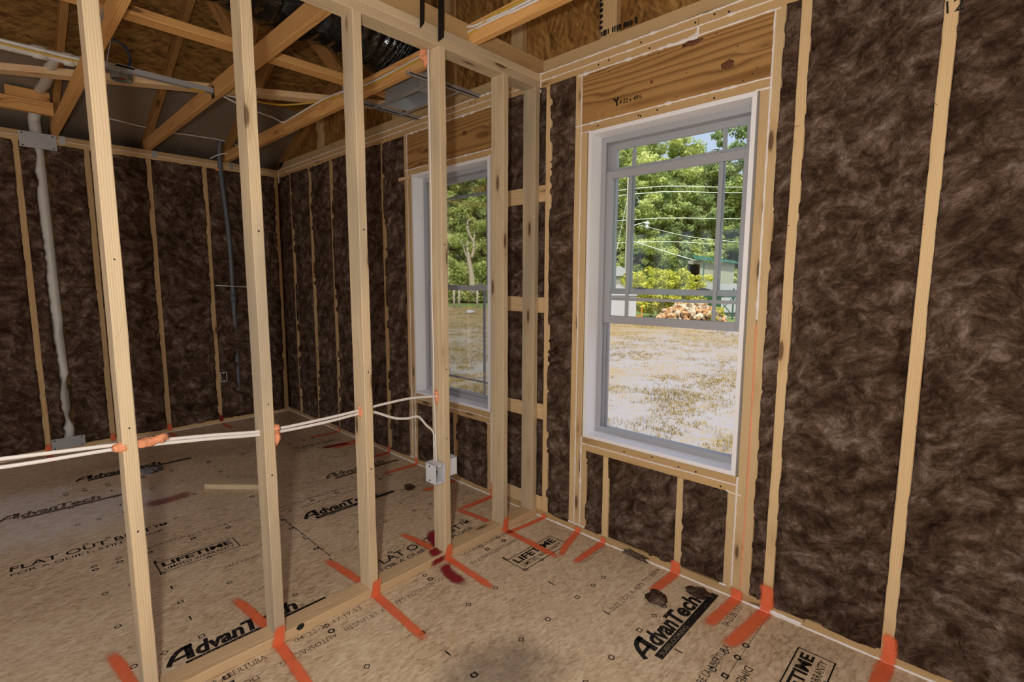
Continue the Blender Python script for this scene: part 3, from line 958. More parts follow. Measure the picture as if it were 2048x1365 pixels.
# across the partition plate, one at each stud
for y, xa, xb in ((-1.915, -0.43, 0.40), (-1.487, -0.45, 0.38), (-1.072, -0.46, 0.41), (-0.665, -0.41, 0.36), (-0.262, -0.42, 0.42)):
    fx_mark(y-0.005, [(xa, -0.02), (xa*0.6, 0.0), (-0.08, 0.012)], 0.058)
    spray_strip([(0.002, y, 0), (xb*0.5, y-0.008, 0), (xb, y-0.018, 0)], 0.056, floor, (0, 1, 0), UPZ, hard_start=True)
    spray_strip([(0, y-0.006, 0.0), (0, y, 0.03), (0, y+0.008, 0.085)], 0.062, wp, (0, 1, 0), (1, 0, 0), lift=0.0014, hard_start=True)
fx_mark(-0.62, [(-0.31, 0.08), (-0.2, 0.02), (-0.10, 0.0)], 0.10, 'paint_magenta', 0.0016)
fx_mark(-0.745, [(0.006, 0.04), (0.1, 0.0), (0.235, -0.005)], 0.085, 'paint_magenta', 0.0016)
spray_strip([(-0.085, -0.70, S), (-0.05, -0.715, S), (0.0, -0.725, S)], 0.085, wp, (0, 1, 0), UPZ, 'paint_magenta', 0.0014)
spray_strip([(0.0, -0.735, 0.0), (0.0, -0.725, S)], 0.11, wp, (0, 1, 0), (1, 0, 0), 'paint_magenta', 0.0018)
fy_mark(0.035, [(-0.32, -0.01), (-0.15, 0.01), (-0.004, 0.02)], 0.045)
fy_mark(0.31, [(-0.28, 0.08), (-0.15, 0.03), (-0.004, -0.01)], 0.055)
fy_mark(0.468, [(-0.285, 0.0), (-0.15, 0.0), (-0.004, -0.005)], 0.055)
fy_mark(0.862, [(-0.225, -0.01), (-0.12, 0.0), (-0.004, 0.005)], 0.065)
fy_mark(1.135, [(-0.275, -0.01), (-0.15, 0.0), (-0.004, 0.012)], 0.070)
fy_mark(1.255, [(-0.345, -0.03), (-0.2, -0.01), (-0.004, 0.012)], 0.080)
fy_mark(1.672, [(-0.42, -0.02), (-0.2, -0.005), (-0.004, 0.006)], 0.075)
for x in (-0.371, -0.745, -1.19, -1.56, -1.97, -2.03, -2.38, -2.79):
    fy_mark(x, [(-0.30, -0.01), (-0.15, 0.0), (-0.004, 0.0)], 0.06)
fy_mark(-2.03, [(-0.36, -0.015), (-0.22, 0.0), (-0.09, 0.03)], 0.09, 'paint_magenta', 0.0016)
fy_mark(-1.80, [(-1.60, 0.0), (-1.45, 0.01), (-1.30, -0.01)], 0.15, 'stain_magenta', 0.0014)
NY = (0, -1, 0)
for x, zt_, wd in ((0.06, 0.03, 0.05), (0.30, 0.035, 0.05), (0.465, 0.036, 0.045), (0.868, 0.07, 0.065), (1.148, 0.055, 0.07), (1.268, 0.135, 0.07), (1.68, 0.125, 0.06),
                  (-1.19, 0.06, 0.05), (-1.56, 0.07, 0.045), (-1.97, 0.07, 0.045), (-2.38, 0.05, 0.04), (-2.79, 0.06, 0.04), (-0.371, 0.10, 0.04)):
    spray_strip([(x, 0, 0.002), (x+0.003, 0, zt_*0.5), (x-0.004, 0, zt_)], wd, wb, (1, 0, 0), NY, lift=0.006, hard_start=True)
for y in (-0.66, -1.085, -1.49, -1.895):
    spray_strip([(XL, y, 0.002), (XL, y, 0.09)], 0.05, wl, (0, 1, 0), (1, 0, 0), 'paint_magenta' if y == -0.66 else 'paint_orange', lift=0.006)
    fx_mark(y, [(XL+0.004, 0), (XL+0.15, 0.0), (XL+0.3, 0.01)], 0.05)

# ------------------------------------------------------------------ marker writing on the framing
def wall_text(s, x, z, h, mat='marker_black', **k):
    print_text(s, lambda a, b: (x+a, -0.0012, z+b), wb, mat, name='marker_writing', height=h, **k)
wall_text('Y', 0.452, 2.200, 0.038, shear=-0.2, bold=0.035)
wall_text('4 22 x 49½', 0.490, 2.203, 0.019, shear=0.2, bold=0.02)
wall_text('12', 1.662, 2.205, 0.040, shear=-0.1)
wall_text('2150', -0.31+0.01, 1.20, 0.001) if False else None
# nail heads and staples on plates and header
NV, NF = [], []
nr = random.Random(5)
def nail(x, z, r=0.0035):
    n = len(NV)
    for k in range(8):
        NV.append((x+r*math.cos(k*math.pi/4), -0.0010, z+r*math.sin(k*math.pi/4)))
    NF.append(tuple(range(n, n+8)))
for i in range(13):
    nail(nr.uniform(0.29, 1.14), nr.choice([2.165, 2.37, 2.25, 2.3, 2.19])+nr.uniform(-0.01, 0.01), 0.0028)
for i in range(14):
    nail(nr.uniform(-1.2, 1.4), nr.choice([H-1.5*S, H-0.5*S])+nr.uniform(-0.008, 0.008), 0.0045)
for i in range(10):
    nail(C1+nr.uniform(-0.38, 0.38), nr.choice([0.489, 0.527, 2.13])+nr.uniform(-0.008, 0.008), 0.0045)
mesh_obj('nail_heads', NV, NF, 'metal_dark', wb)
NV, NF = [], []
for y in PY[1:-1]:
    for z in (0.62, 0.93, 1.5):
        zz_ = z + nr.uniform(-0.1, 0.1)
        n = len(NV)
        for k in range(8):
            NV.append((0.0012, y+nr.uniform(-0.002, 0.002)+0.0028*math.cos(k*math.pi/4), zz_+0.0035*math.sin(k*math.pi/4)))
        NF.append(tuple(range(n, n+8)))
mesh_obj('nail_heads', NV, NF, 'metal_dark', wp)
plain('knot_brown', C(112, 68, 36), 0.7, noise=0.5, nscale=90)
lump('knot', (0.992, -0.0005, 2.242), (0.026, 0.0020, 0.016), 'knot_brown', wb, 5, 3, 0.35)
lump('knot', (0.838, -0.0005, 2.372), (0.040, 0.0018, 0.011), 'knot_brown', wb, 7, 3, 0.4)
lump('knot', (0.655, -0.0005, 2.262), (0.007, 0.0016, 0.007), 'knot_brown', wb, 2, 3, 0.2)
lump('knot', (-0.62, -0.0005, 2.285), (0.022, 0.0018, 0.012), 'knot_brown', wb, 3, 3, 0.35)
# dark knot holes
lump('knot_hole', (0.0005, -1.405, 0.030), (0.004, 0.014, 0.013), 'dark_slot', wp, 4, 2, 0.3)

# ------------------------------------------------------------------ roof deck, gable and trusses
ce = empty('ceiling', kind='structure')
SL = 5/12.0
def zdeck(x): return 2.606 + SL*(x+3.52)
RIDGE = 0.60
def deck_panel(xa, xb, ya, yb, mat, left=True):
    f = zdeck if left else (lambda x: zdeck(2*RIDGE-x))
    t = 0.012
    V = [(xa, ya, f(xa)), (xb, ya, f(xb)), (xb, yb, f(xb)), (xa, yb, f(xa))]
    V += [(x, y, z+t) for x, y, z in V]
    mesh_obj('roof_panel', V, [(0, 3, 2, 1), (4, 5, 6, 7), (0, 1, 5, 4), (1, 2, 6, 5), (2, 3, 7, 6), (3, 0, 4, 7)], mat, ce)
xs = [-3.98, -2.85, -1.72, -0.59, RIDGE]
for i in range(4):
    offs = 0.0 if i % 2 == 0 else -1.22
    ys = [0.42, -0.80+offs*0.5, -3.24+offs*0.5, -5.0]
    for j in range(3):
        deck_panel(xs[i]+0.0015, xs[i+1]-0.0015, ys[j+1]+0.0015, ys[j]-0.0015, 'concrete_panel' if i == 0 else 'osb_roof')
deck_panel(RIDGE+0.002, 3.0, -5.0, 0.42, 'osb_roof', False)
deck_panel(3.0, 5.2, -5.0, 0.42, 'osb_roof', False)
boxes('eave_board', [((-3.995, -5.0, 2.30), (-3.97, 0.42, 2.44))], 'concrete_panel', ce)
boxes('eave_soffit', [((-3.97, -5.0, 2.30), (-3.557, 0.1, 2.312))], 'concrete_panel', ce)

def truss_dir(name, y, label, mat='truss_pine', right=True):
    t = empty(name, (0, y, 0), label=label, cat='roof truss', group='roof trusses over the room')
    def bd(nm, A, B, m=mat, **k):
        return lumber(nm, A, B, (0, 0, 1) if abs(B[0]-A[0]) > abs(B[2]-A[2]) else (1, 0, 0), D, S, m, t, **k)
    bd('bottom_chord', (-3.545, y, H+D/2), (4.7, y, H+D/2), segs=10, jit=0.0012)
    n = Vector((-SL, 0, 1)).normalized()
    off = D/2+0.001
    A = Vector((-3.98, y, zdeck(-3.98)))-n*off; B = Vector((RIDGE, y, zdeck(RIDGE)))-n*off
    bd('top_chord', A, B, 'truss_dark')
    A2, B2 = Vector((2*RIDGE-A.x, y, A.z)), Vector((2*RIDGE-B.x, y, B.z))
    bd('top_chord', B2, A2, 'truss_dark')
    def zt_(x): return zdeck(x)-0.098 if x < RIDGE else zdeck(2*RIDGE-x)-0.098
    for xa, xb in ((-1.14, -1.835), (-1.14, -0.10), (2.34, 1.30), (2.34, 3.035)):
        A = Vector((xa, y, H+D)); B = Vector((xb, y, zt_(xb)))
        d = (B-A).normalized()
        lumber('web', A+d*0.03, B-d*0.02, (-d.z, 0, d.x), D, S, 'truss_dark', t)
    for gx, gz in ((-1.14, H+D), (-1.835, zt_(-1.835)+0.02), (RIDGE, zt_(RIDGE)+0.02)):
        for s_ in (-1, 1):
            boxes('gusset_plate', [((gx-0.075, y+s_*(S/2+0.0002), gz-0.05), (gx+0.075, y+s_*(S/2+0.0016), gz+0.06))], 'galvanised', t)
    return t
truss_dir('roof_truss', -1.666, 'pine roof truss above the first stud, carrying the near end of the fan box bar')
truss_dir('roof_truss', -1.075, 'pine roof truss at the far end of the fan box bar')
truss_dir('roof_truss', -0.470, 'pine roof truss with yellow and white cables along its bottom chord')
# gable truss stands on the outer edge of the window wall
g = empty('gable_truss', (0, 0.07, 0), label='gable end truss of flat pine studs standing on the window wall', cat='roof truss', group='roof trusses over the room')
lumber('bottom_chord', (-3.545, 0.07, H+D/2), (4.7, 0.07, H+D/2), (0, 0, 1), D, S, 'stud_far', g)
n = Vector((-SL, 0, 1)).normalized()
A = Vector((-3.98, 0.07, zdeck(-3.98)))-n*(D/2+0.001); B = Vector((RIDGE, 0.07, zdeck(RIDGE)))-n*(D/2+0.001)
lumber('top_chord', A, B, (0, 0, 1), D, S, 'truss_dark', g)
lumber('top_chord', Vector((2*RIDGE-B.x, 0.07, B.z)), Vector((2*RIDGE-A.x, 0.07, A.z)), (0, 0, 1), D, S, 'truss_dark', g)
for k in range(-5, 6):
    x = 0.385+0.6096*k
    zt_ = (zdeck(x) if x < RIDGE else zdeck(2*RIDGE-x))-0.10
    if zt_ > H+D+0.05:
        lumber('gable_stud', (x, 0.07, H+D), (x, 0.07, zt_), (1, 0, 0), D, S, 'stud_far', g)
# gable sheathing sheets with a dark gap at every joint
gx = [-3.95, -2.13, -0.91, 0.310, 1.53, 2.75, 5.1]
for a, b in zip(gx[:-1], gx[1:]):
    a2, b2 = a+0.004, b-0.004
    pts = [(a2, 2.4405), (b2, 2.4405)]
    f = lambda x: (zdeck(x) if x < RIDGE else zdeck(2*RIDGE-x))
    if a2 < RIDGE < b2:
        pts += [(b2, f(b2)), (RIDGE, f(RIDGE)), (a2, f(a2))]
    else:
        pts += [(b2, max(f(b2), 2.45)), (a2, max(f(a2), 2.45))]
    m = len(pts)
    V = [(x, D, z) for x, z in pts] + [(x, D+0.0125, z) for x, z in pts]
    F = [tuple(range(m)), tuple(range(2*m-1, m-1, -1))] + [(i, i+m, (i+1) % m+m, (i+1) % m) for i in range(m)]
    mesh_obj('gable_panel', V, F, 'osb_sheathing', wb)
def gtext(s, x, z, h, vert=False):
    if vert:
        print_text(s, lambda a, b: (x-b, D-0.001, z+a), wb, 'ink_black', height=h, bold=0.02)
    else:
        print_text(s, lambda a, b: (x+a, D-0.001, z+b), wb, 'ink_black', height=h, bold=0.03)
for k in range(9):
    boxes('printed_band', [((0.333+0.003*random.random(), 0.0492, 2.60+k*0.026), (0.352, 0.0504, 2.60+k*0.026+0.012+0.01*random.random()))], 'ink_black', g)
for k in range(16):
    xa = 0.345+k*0.0125
    boxes('printed_band', [((xa, 0.0492, 2.563+0.004*random.random()), (xa+0.006+0.006*random.random(), 0.0504, 2.592-0.006*random.random()))], 'ink_black', g) if k % 5 != 4 else None

# lateral and diagonal braces lying on the bottom chords
ZB = H+D+S/2
b = empty('lateral_brace', (0, 0, 0), label='long pine brace crossing the trusses beside the black duct', cat='brace')
lumber('board', (-1.103, -2.0, ZB), (-1.103, 0.045, ZB), (1, 0, 0), D, S, 'truss_pine', b)
b = empty('diagonal_brace', (0, 0, 0), label='pale pine brace running diagonally across the trusses behind the fan box', cat='brace')
dd_ = Vector((0.504, 0.864, 0)); nn_ = Vector((0.864, -0.504, 0))
p0 = Vector((-1.76, -0.80, ZB)) + nn_*0.0445
lumber('board', p0 - dd_*1.75, p0 + dd_*0.93, nn_, D, S, 'sole_plate', b)
b = empty('eave_block', (0, 0, 0), label='pine block between trusses above the left wall, with a scrap on it', cat='block')
lumber('board', (-3.20, -2.3, H+0.125), (-3.20, -1.687, H+0.125), (0, 0, 1), D, S, 'truss_pine', b)
lumber('scrap', (-3.215, -1.93, H+0.205), (-3.215, -1.70, H+0.205), (0, 0, 1), 0.07, S, 'truss_pine', b)
# metal ties holding the trusses to the left wall plate
for y, lb in ((-1.666, 'metal truss tie beside the upper steel plate on the left wall'), (-1.075, 'metal truss tie on the left wall plate under the middle truss'), (-0.470, 'metal truss tie on the left wall plate nearest the far corner')):
    boxes('truss_tie', [((XL+0.0005, y+0.021, H-0.06), (XL+0.003, y+0.055, H+0.0)), ((XL-0.03, y+0.0195, H+0.0), (XL+0.003, y+0.0215, H+0.055))], 'galvanised', label=lb, cat='metal tie', group='truss ties on the left wall')

# ------------------------------------------------------------------ duct, register boot, straps
drn = np.random.RandomState(4)
dpts = [(-0.30, -3.0, 2.85), (-0.50, -2.2, 2.83), (-0.66, -1.55, 2.80), (-0.73, -1.05, 2.785), (-0.78, -0.66, 2.79), (-0.81, -0.42, 2.77), (-0.815, -0.27, 2.70), (-0.815, -0.245, 2.61)]
def dr(t, th):
    k = 1 + 0.035*math.sin(t*190) + 0.10*(vnoise(t*38, th*1.9, 3)-0.5) + 0.06*(vnoise(t*110, th*5, 8)-0.5)
    taper = 1.0 if t < 0.86 else max(0.55, 1-(t-0.86)*3.2)
    return k*taper
tube('flex_duct', dpts, 0.205, 'duct', sides=40, n=26, rfun=dr, label='black plastic flexible air duct lying over the trusses', cat='duct')
rb = empty('register_boot', (-0.815, -0.245, H), label='galvanised register boot hung between rails under the end of the black duct', cat='duct boot')
V, F = [], []
def quad(*p):
    n_ = len(V); V.extend(p); F.append(tuple(range(n_, n_+4)))
bx0, bx1, by0, by1, z0, z1 = -0.99, -0.64, -0.325, -0.165, H-0.012, H+0.13
bx(V, F, (bx0, by0, z0), (bx0+0.001, by1, z1)); bx(V, F, (bx1-0.001, by0, z0), (bx1, by1, z1))
bx(V, F, (bx0, by0, z0), (bx1, by0+0.001, z1)); bx(V, F, (bx0, by1-0.001, z0), (bx1, by1, z1)); bx(V, F, (bx0, by0, z1-0.001), (bx1, by1, z1))
bx(V, F, (bx0-0.012, by0-0.012, z0), (bx1+0.012, by0, z0+0.001)); bx(V, F, (bx0-0.012, by1, z0), (bx1+0.012, by1+0.012, z0+0.001))
mesh_obj('boot_box', V, F, 'galvanised', rb)
tube('boot_collar', [(-0.815, -0.245, z1), (-0.815, -0.245, z1+0.06)], 0.075, 'galvanised', rb, sides=20, n=2)
for x in (-1.10, -0.495):
    boxes('hanger_rail', [((x-0.016, -0.50, H-0.008), (x+0.016, 0.0, H-0.004)), ((x-0.016, -0.50, H-0.008), (x-0.013, 0.0, H+0.014)), ((x+0.013, -0.50, H-0.008), (x+0.016, 0.0, H+0.014))], 'galvanised', rb)
boxes('hanger_rail', [((-1.10, by0-0.026, H-0.012), (-0.495, by0-0.012, H-0.008))], 'galvanised', rb)
boxes('hanger_rail', [((-1.10, by1+0.012, H-0.012), (-0.495, by1+0.026, H-0.008))], 'galvanised', rb)
def strap(y, wd, zb, label):
    V, F = [], []
    P = [(0.030, 3.50), (0.020, 3.0), (0.012, 2.6), (0.008, zb+0.05), (0.006, zb)]
    P = [Vector((a, y+0.012*i*0.0, b)) for i, (a, b) in enumerate(P)]
    for i, p in enumerate(P):
        tw = -0.010 if i == len(P)-1 else 0.0
        V += [(p.x, p.y-wd/2, p.z+tw), (p.x, p.y+wd/2, p.z-tw*1.8), (p.x+0.0015, p.y+wd/2, p.z-tw*1.8), (p.x+0.0015, p.y-wd/2, p.z+tw)]
    for i in range(len(P)-1):
        for k in range(4):
            F.append((i*4+k, i*4+(k+1) % 4, (i+1)*4+(k+1) % 4, (i+1)*4+k))
    F += [(3, 2, 1, 0), tuple(len(V)-4+k for k in range(4))]
    mesh_obj('hanger_strap', V, F, 'strap_black', label=label, cat='strap', group='black straps on the partition top plates')
strap(-0.779, 0.022, 2.434, 'narrower black hanging strap, the one farther from the windows, on the partition top plate')
strap(-0.678, 0.032, 2.414, 'wider black hanging strap, the one nearer the windows, on the partition top plate')

# ------------------------------------------------------------------ ceiling fan box and its brace bar
fb = empty('ceiling_fan_box', (-1.75, -1.52, H), label='grey ceiling electrical box on a telescoping bar between two trusses', cat='electrical box')
V, F = [], []
ns = 8
ring = [(-1.752+0.052*math.cos(2*math.pi*(k+0.5)/ns), -1.520+0.052*math.sin(2*math.pi*(k+0.5)/ns)) for k in range(ns)]
ri = [(-1.752+0.046*math.cos(2*math.pi*(k+0.5)/ns), -1.520+0.046*math.sin(2*math.pi*(k+0.5)/ns)) for k in range(ns)]
z0, z1 = H+0.002, H+0.056
V = [(x, y, z0) for x, y in ring]+[(x, y, z1) for x, y in ring]+[(x, y, z0) for x, y in ri]+[(x, y, z1-0.004) for x, y in ri]
for k in range(ns):
    j = (k+1) % ns
    F += [(k, j, ns+j, ns+k), (k, 2*ns+k, 2*ns+j, j), (2*ns+k, 3*ns+k, 3*ns+j, 2*ns+j)]
F += [tuple(ns+k for k in range(ns)), tuple(3*ns+k for k in range(ns-1, -1, -1))]
mesh_obj('box_body', V, F, 'grey_plastic', fb)
boxes('brace_bar', [((-1.672, -1.646, H+0.018), (-1.642, -1.095, H+0.021)), ((-1.674, -1.646, H+0.018), (-1.672, -1.095, H+0.046)), ((-1.642, -1.646, H+0.018), (-1.640, -1.095, H+0.046))], 'steel', fb)
boxes('bar_foot', [((-1.685, -1.0955, H-0.01), (-1.63, -1.0945, H+0.06))], 'metal_dark', fb)
boxes('warning_sticker', [((-1.671, -1.21, H+0.0168), (-1.643, -1.135, H+0.0176))], 'sticker_yellow', fb)
boxes('box_bracket', [((-1.72, -1.56, H+0.036), (-1.64, -1.48, H+0.05))], 'steel', fb)
for dy in (-0.03, 0.034):
    lump('screw', (-1.745+dy*0.6, -1.52+dy, H-0.001), (0.004, 0.004, 0.004), 'galvanised', fb, 1, 2, 0.0)
tube('wire', [(-1.77, -1.53, H+0.03), (-1.76, -1.51, H+0.01), (-1.745, -1.535, H+0.012), (-1.73, -1.51, H+0.03)], 0.003, 'red_plastic', fb, sides=6)

# ------------------------------------------------------------------ cables
def cable(pts, label, mat='cable_white', r=0.0058, r2=0.0033, upv=(0, 0, 1), cat='cable', **k):
    return tube('electrical_cable', pts, r, mat, None, r2=r2, upv=upv, sides=8, n=10, label=label, cat=cat, **k)
cx = -0.045
cable([(cx, -2.60, 0.93), (cx, -2.15, 0.892), (cx, -1.90, 0.872), (cx, -1.66, 0.846), (cx, -1.48, 0.823), (cx, -1.27, 0.822), (cx, -1.08, 0.829), (cx+0.004, -0.98, 0.836), (cx+0.006, -0.84, 0.838), (cx, -0.70, 0.822), (cx, -0.62, 0.815)],
      'upper white cable threaded through the partition studs above the lower cable')
cable([(cx-0.004, -2.60, 0.90), (cx-0.004, -2.15, 0.868), (cx-0.004, -1.90, 0.858), (cx, -1.66, 0.834), (cx, -1.48, 0.811), (cx+0.003, -1.27, 0.808), (cx, -1.08, 0.815), (cx, -1.03, 0.808), (cx, -0.93, 0.762), (cx, -0.86, 0.746), (cx, -0.80, 0.742), (cx-0.005, -0.75, 0.69), (-0.062, -0.700, 0.64), (-0.066, -0.6935, 0.56), (-0.056, -0.702, 0.497)],
      'white cable threaded through the partition studs, lower one, dropping into the front outlet box')
cable([(-0.060, -0.66, 2.47), (-0.064, -0.692, 2.40), (-0.068, -0.692, 2.25), (-0.066, -0.690, 1.8), (-0.071, -0.6895, 1.3), (-0.066, -0.6895, 1.05), (-0.069, -0.6895, 0.84), (-0.060, -0.6905, 0.70), (-0.056, -0.6915, 0.58), (-0.044, -0.700, 0.497)],
      'white cable stapled down the side of the stud with the outlet box', r=0.0050, r2=0.003, upv=(1, 0, 0))
ch_y = -0.4945
cable([(1.6, ch_y, 2.535), (0.33, ch_y, 2.534), (0.18, ch_y, 2.540), (0.06, ch_y, 2.524), (-0.05, ch_y, 2.507), (-0.4, ch_y, 2.509), (-0.58, ch_y, 2.506), (-0.8, ch_y, 2.500), (-1.0, ch_y, 2.505), (-1.3, ch_y, 2.53), (-1.5, -0.51, 2.55), (-1.66, -0.56, 2.56), (-1.70, -0.70, 2.53), (-1.66, -0.88, 2.51), (-1.62, -1.045, 2.54)],
      'yellow cable along the bottom chord of the truss nearest the windows', 'cable_yellow')
cable([(1.6, ch_y, 2.515), (0.36, ch_y, 2.522), (0.27, ch_y, 2.522), (0.10, ch_y, 2.531), (0.02, ch_y-0.004, 2.532), (-0.06, ch_y-0.008, 2.555), (-0.14, -0.52, 2.600), (-0.23, -0.56, 2.610), (-0.30, -0.62, 2.60), (-0.33, -0.75, 2.57)],
      'white cable leaving the truss chord towards the black straps')
cable([(1.6, ch_y, 2.500), (0.40, ch_y, 2.508), (0.20, ch_y, 2.517), (-0.06, ch_y, 2.519), (-0.40, ch_y, 2.518), (-0.58, ch_y, 2.514), (-0.9, ch_y, 2.515), (-1.2, ch_y, 2.545), (-1.40, ch_y-0.002, 2.555), (-1.56, -0.53, 2.53), (-1.80, -0.56, 2.50), (-1.95, -0.56, 2.50), (-1.89, -0.66, 2.50), (-1.80, -0.86, 2.495), (-1.73, -1.045, 2.52)],
      'white cable looping over the left end of the truss chord nearest the windows')
cable([(-1.872, -2.6, 2.566), (-1.870, -1.984, 2.567), (-1.876, -1.697, 2.567), (-1.872, -1.40, 2.566), (-1.867, -1.07, 2.566), (-1.86, -0.80, 2.564)],
      'white cable lying across the trusses above the fan box')
cable([(-1.93, -2.6, 2.566), (-1.926, -1.984, 2.567), (-1.92, -1.697, 2.567), (-1.88, -1.50, 2.575), (-1.85, -1.35, 2.574)],
      'yellow cable lying across the trusses beside the fan box', 'cable_yellow')
cable([(-3.40, -2.5, 2.662), (-3.40, -1.95, 2.658), (-3.40, -1.58, 2.662), (-3.40, -1.34, 2.656), (-3.40, -1.0, 2.634), (-3.40, -0.72, 2.644), (-3.40, -0.53, 2.648), (-3.40, -0.40, 2.632), (-3.41, -0.30, 2.60)],
      'thin white cable sagging along the top of the left wall', r=0.005, r2=0.004)
cable([(-1.765, -1.50, H+0.056), (-1.765, -1.47, 2.60), (-1.77, -1.50, 2.67), (-1.80, -1.56, 2.69), (-1.83, -1.62, 2.68)],
      'dark blue cable curling up from the ceiling fan box', 'blue_cable', r=0.007, r2=0.007)
cable([(-3.47, -0.66, 1.322), (-3.448, -0.60, 1.320), (-3.436, -0.50, 1.314), (-3.448, -0.40, 1.308), (-3.45, -0.27, 1.302)],
      'short white tie holding the grey conduit to the left wall', r=0.0045, r2=0.004)
cable([(-3.42, -0.62, 2.47), (-3.40, -0.56, 2.51), (-3.37, -0.50, 2.53), (-3.33, -0.43, 2.535), (-3.2, -0.42, 2.54)],
      'white cable curving out of the left wall plate beside the grey conduit', r=0.005, r2=0.004)
# orange fire foam where cables pass the studs
fo = [((cx+0.035, -1.905, 0.873), (0.012, 0.022, 0.014)), ((-0.03, -1.842, 0.868), (0.016, 0.050, 0.013)), ((-0.03, -1.800, 0.872), (0.014, 0.02, 0.014)),
      ((-0.02, -1.452, 0.830), (0.02, 0.014, 0.016)), ((-0.02, -1.450, 0.795), (0.018, 0.012, 0.028)), ((-0.04, -1.098, 0.822), (0.016, 0.006, 0.024)),
      ((-0.03, -1.056, 0.812), (0.02, 0.006, 0.012)), ((-0.05, -0.686, 0.812), (0.017, 0.005, 0.030)), ((-0.055, -0.688, 0.828), (0.010, 0.006, 0.022)),
      ((-0.094, -0.70, 2.385), (0.018, 0.014, 0.034)), ((-0.075, -0.703, 2.352), (0.012, 0.010, 0.028))]
for i, (p, sz) in enumerate(fo):
    lump('foam_sealant', p, sz, 'foam_orange', wp, i+2, 3, 0.45)
for y, z in ((-0.54, 2.392), (-0.53, 2.388)):
    lump('foam_sealant', (XL+0.0, y, z), (0.02, 0.035, 0.012), 'foam_orange', wl, 9, 2, 0.5)

# ------------------------------------------------------------------ boxes, plates, pipes
def outlet_box(name, x0, x1, y0, y1, z0, z1, open_dir, label):
    o = empty(name, ((x0+x1)/2, (y0+y1)/2, z0), label=label, cat='outlet box', group='white outlet boxes')
    t = 0.003
    L = [((x0, y0, z0), (x1, y0+t, z1)), ((x0, y1-t, z0), (x1, y1, z1)), ((x0, y0, z0), (x1, y1, z0+t)), ((x0, y0, z1-t), (x1, y1, z1))]
    L.append(((x0, y0, z0), (x0+t, y1, z1)) if open_dir > 0 else ((x1-t, y0, z0), (x1, y1, z1)))
    boxes('box_shell', L, 'box_white', o, bevel=0.0008)
    xf = x1 if open_dir > 0 else x0
    for zc in (z0+0.008, z1-0.008):
        boxes('screw_boss', [((xf-open_dir*0.02, (y0+y1)/2-0.006, zc-0.006), (xf-open_dir*0.0005, (y0+y1)/2+0.006, zc+0.006))], 'box_white', o)
    xm = (x0+x1)/2
    ym = (y0+y1)/2
    tube('wire', [(xm-0.02*open_dir, ym-0.012, z1-0.006), (xm+0.0*open_dir, ym-0.006, z1-0.03), (xm+0.008*open_dir, ym+0.004, z1-0.05), (xm-0.01*open_dir, ym-0.008, z0+0.02)], 0.0022, 'strap_black', o, sides=6)
    tube('wire', [(xm-0.02*open_dir, ym-0.002, z1-0.006), (xm-0.0*open_dir, ym+0.006, z1-0.035), (xm+0.004*open_dir, ym-0.004, z0+0.025)], 0.002, 'cable_white', o, sides=6)
    for zc in (z0+0.014, z1-0.014):
        boxes('nail_ear', [((xm-0.012, y0-0.001 if open_dir > 0 else y1, zc-0.004), (xm-0.004, y0 if open_dir > 0 else y1+0.001, zc+0.004))], 'metal_dark', o)
    return o
outlet_box('outlet_box', -0.074, 0.006, -0.742, -0.686, 0.404, 0.502, 1, 'open white outlet box on the near face of a partition stud')
outlet_box('outlet_box', -0.095, -0.018, -0.645, -0.590, 0.414, 0.505, -1, 'white outlet box seen from behind, on the far face of a partition stud')
outlet_box('outlet_box', XL-0.045, XL+0.008, -0.642, -0.586, 0.398, 0.492, 1, 'small white outlet box beside a stud on the left wall')
def nail_plate(y0, y1, z0, z1, label):
    o = boxes('nail_plate', [((XL+0.0055, y0, z0), (XL+0.0075, y1, z1))], 'steel', label=label, cat='steel plate')
    for yy in (y0+0.018, y1-0.02):
        for zz_ in (z0+0.012, z1-0.014):
            mesh_obj('nail', [(XL+0.0080, yy+0.006*math.cos(k*math.pi/3), zz_+0.006*math.sin(k*math.pi/3)) for k in range(6)], [tuple(range(6))], 'metal_dark', o)
nail_plate(-1.872, -1.664, 2.352, 2.466, 'galvanised steel guard plate over the pipe on the left wall top plate')
nail_plate(-1.874, -1.670, 0.022, 0.110, 'galvanised steel guard plate over the pipe on the left wall bottom plate')
pv = empty('vent_pipe', (-3.497, -1.764, 0.0), label='white plastic vent pipe rising behind the insulation of the left wall', cat='pipe')
tube('pipe', [(-3.492, -1.764, 0.05), (-3.492, -1.764, 1.2), (-3.496, -1.772, 2.40), (-3.50, -1.775, 2.56), (-3.47, -1.76, 2.64)], 0.036, 'pvc_white', pv, sides=18)
tube('pipe', [(-3.44, -1.755, 2.70), (-3.25, -1.75, 2.72), (-2.8, -1.75, 2.66), (-2.27, -1.765, 2.605)], 0.030, 'pvc_white', pv, sides=18)
pv = empty('drain_pipe', (-2.0, -2.0, 2.58), label='white plastic pipe with couplings running above the trusses at upper left', cat='pipe')
tube('pipe', [(-2.01, -3.2, 2.59), (-1.995, -2.0, 2.588), (-1.975, -1.60, 2.588)], 0.028, 'pvc_white', pv, sides=18)
for ya, yb in ((-1.86, -1.80), (-1.735, -1.69)):
    tube('coupling', [(-1.99, ya, 2.588), (-1.983, yb, 2.588)], 0.034, 'pvc_white', pv, sides=18, n=2)
tube('pipe', [(-1.99, -1.77, 2.588), (-2.08, -1.77, 2.585), (-2.25, -1.765, 2.60)], 0.024, 'pvc_white', pv, sides=14)
co = empty('conduit_pipe', (-3.46, -0.50, 0.0), label='grey plastic conduit rising up the left wall near the far corner', cat='conduit')
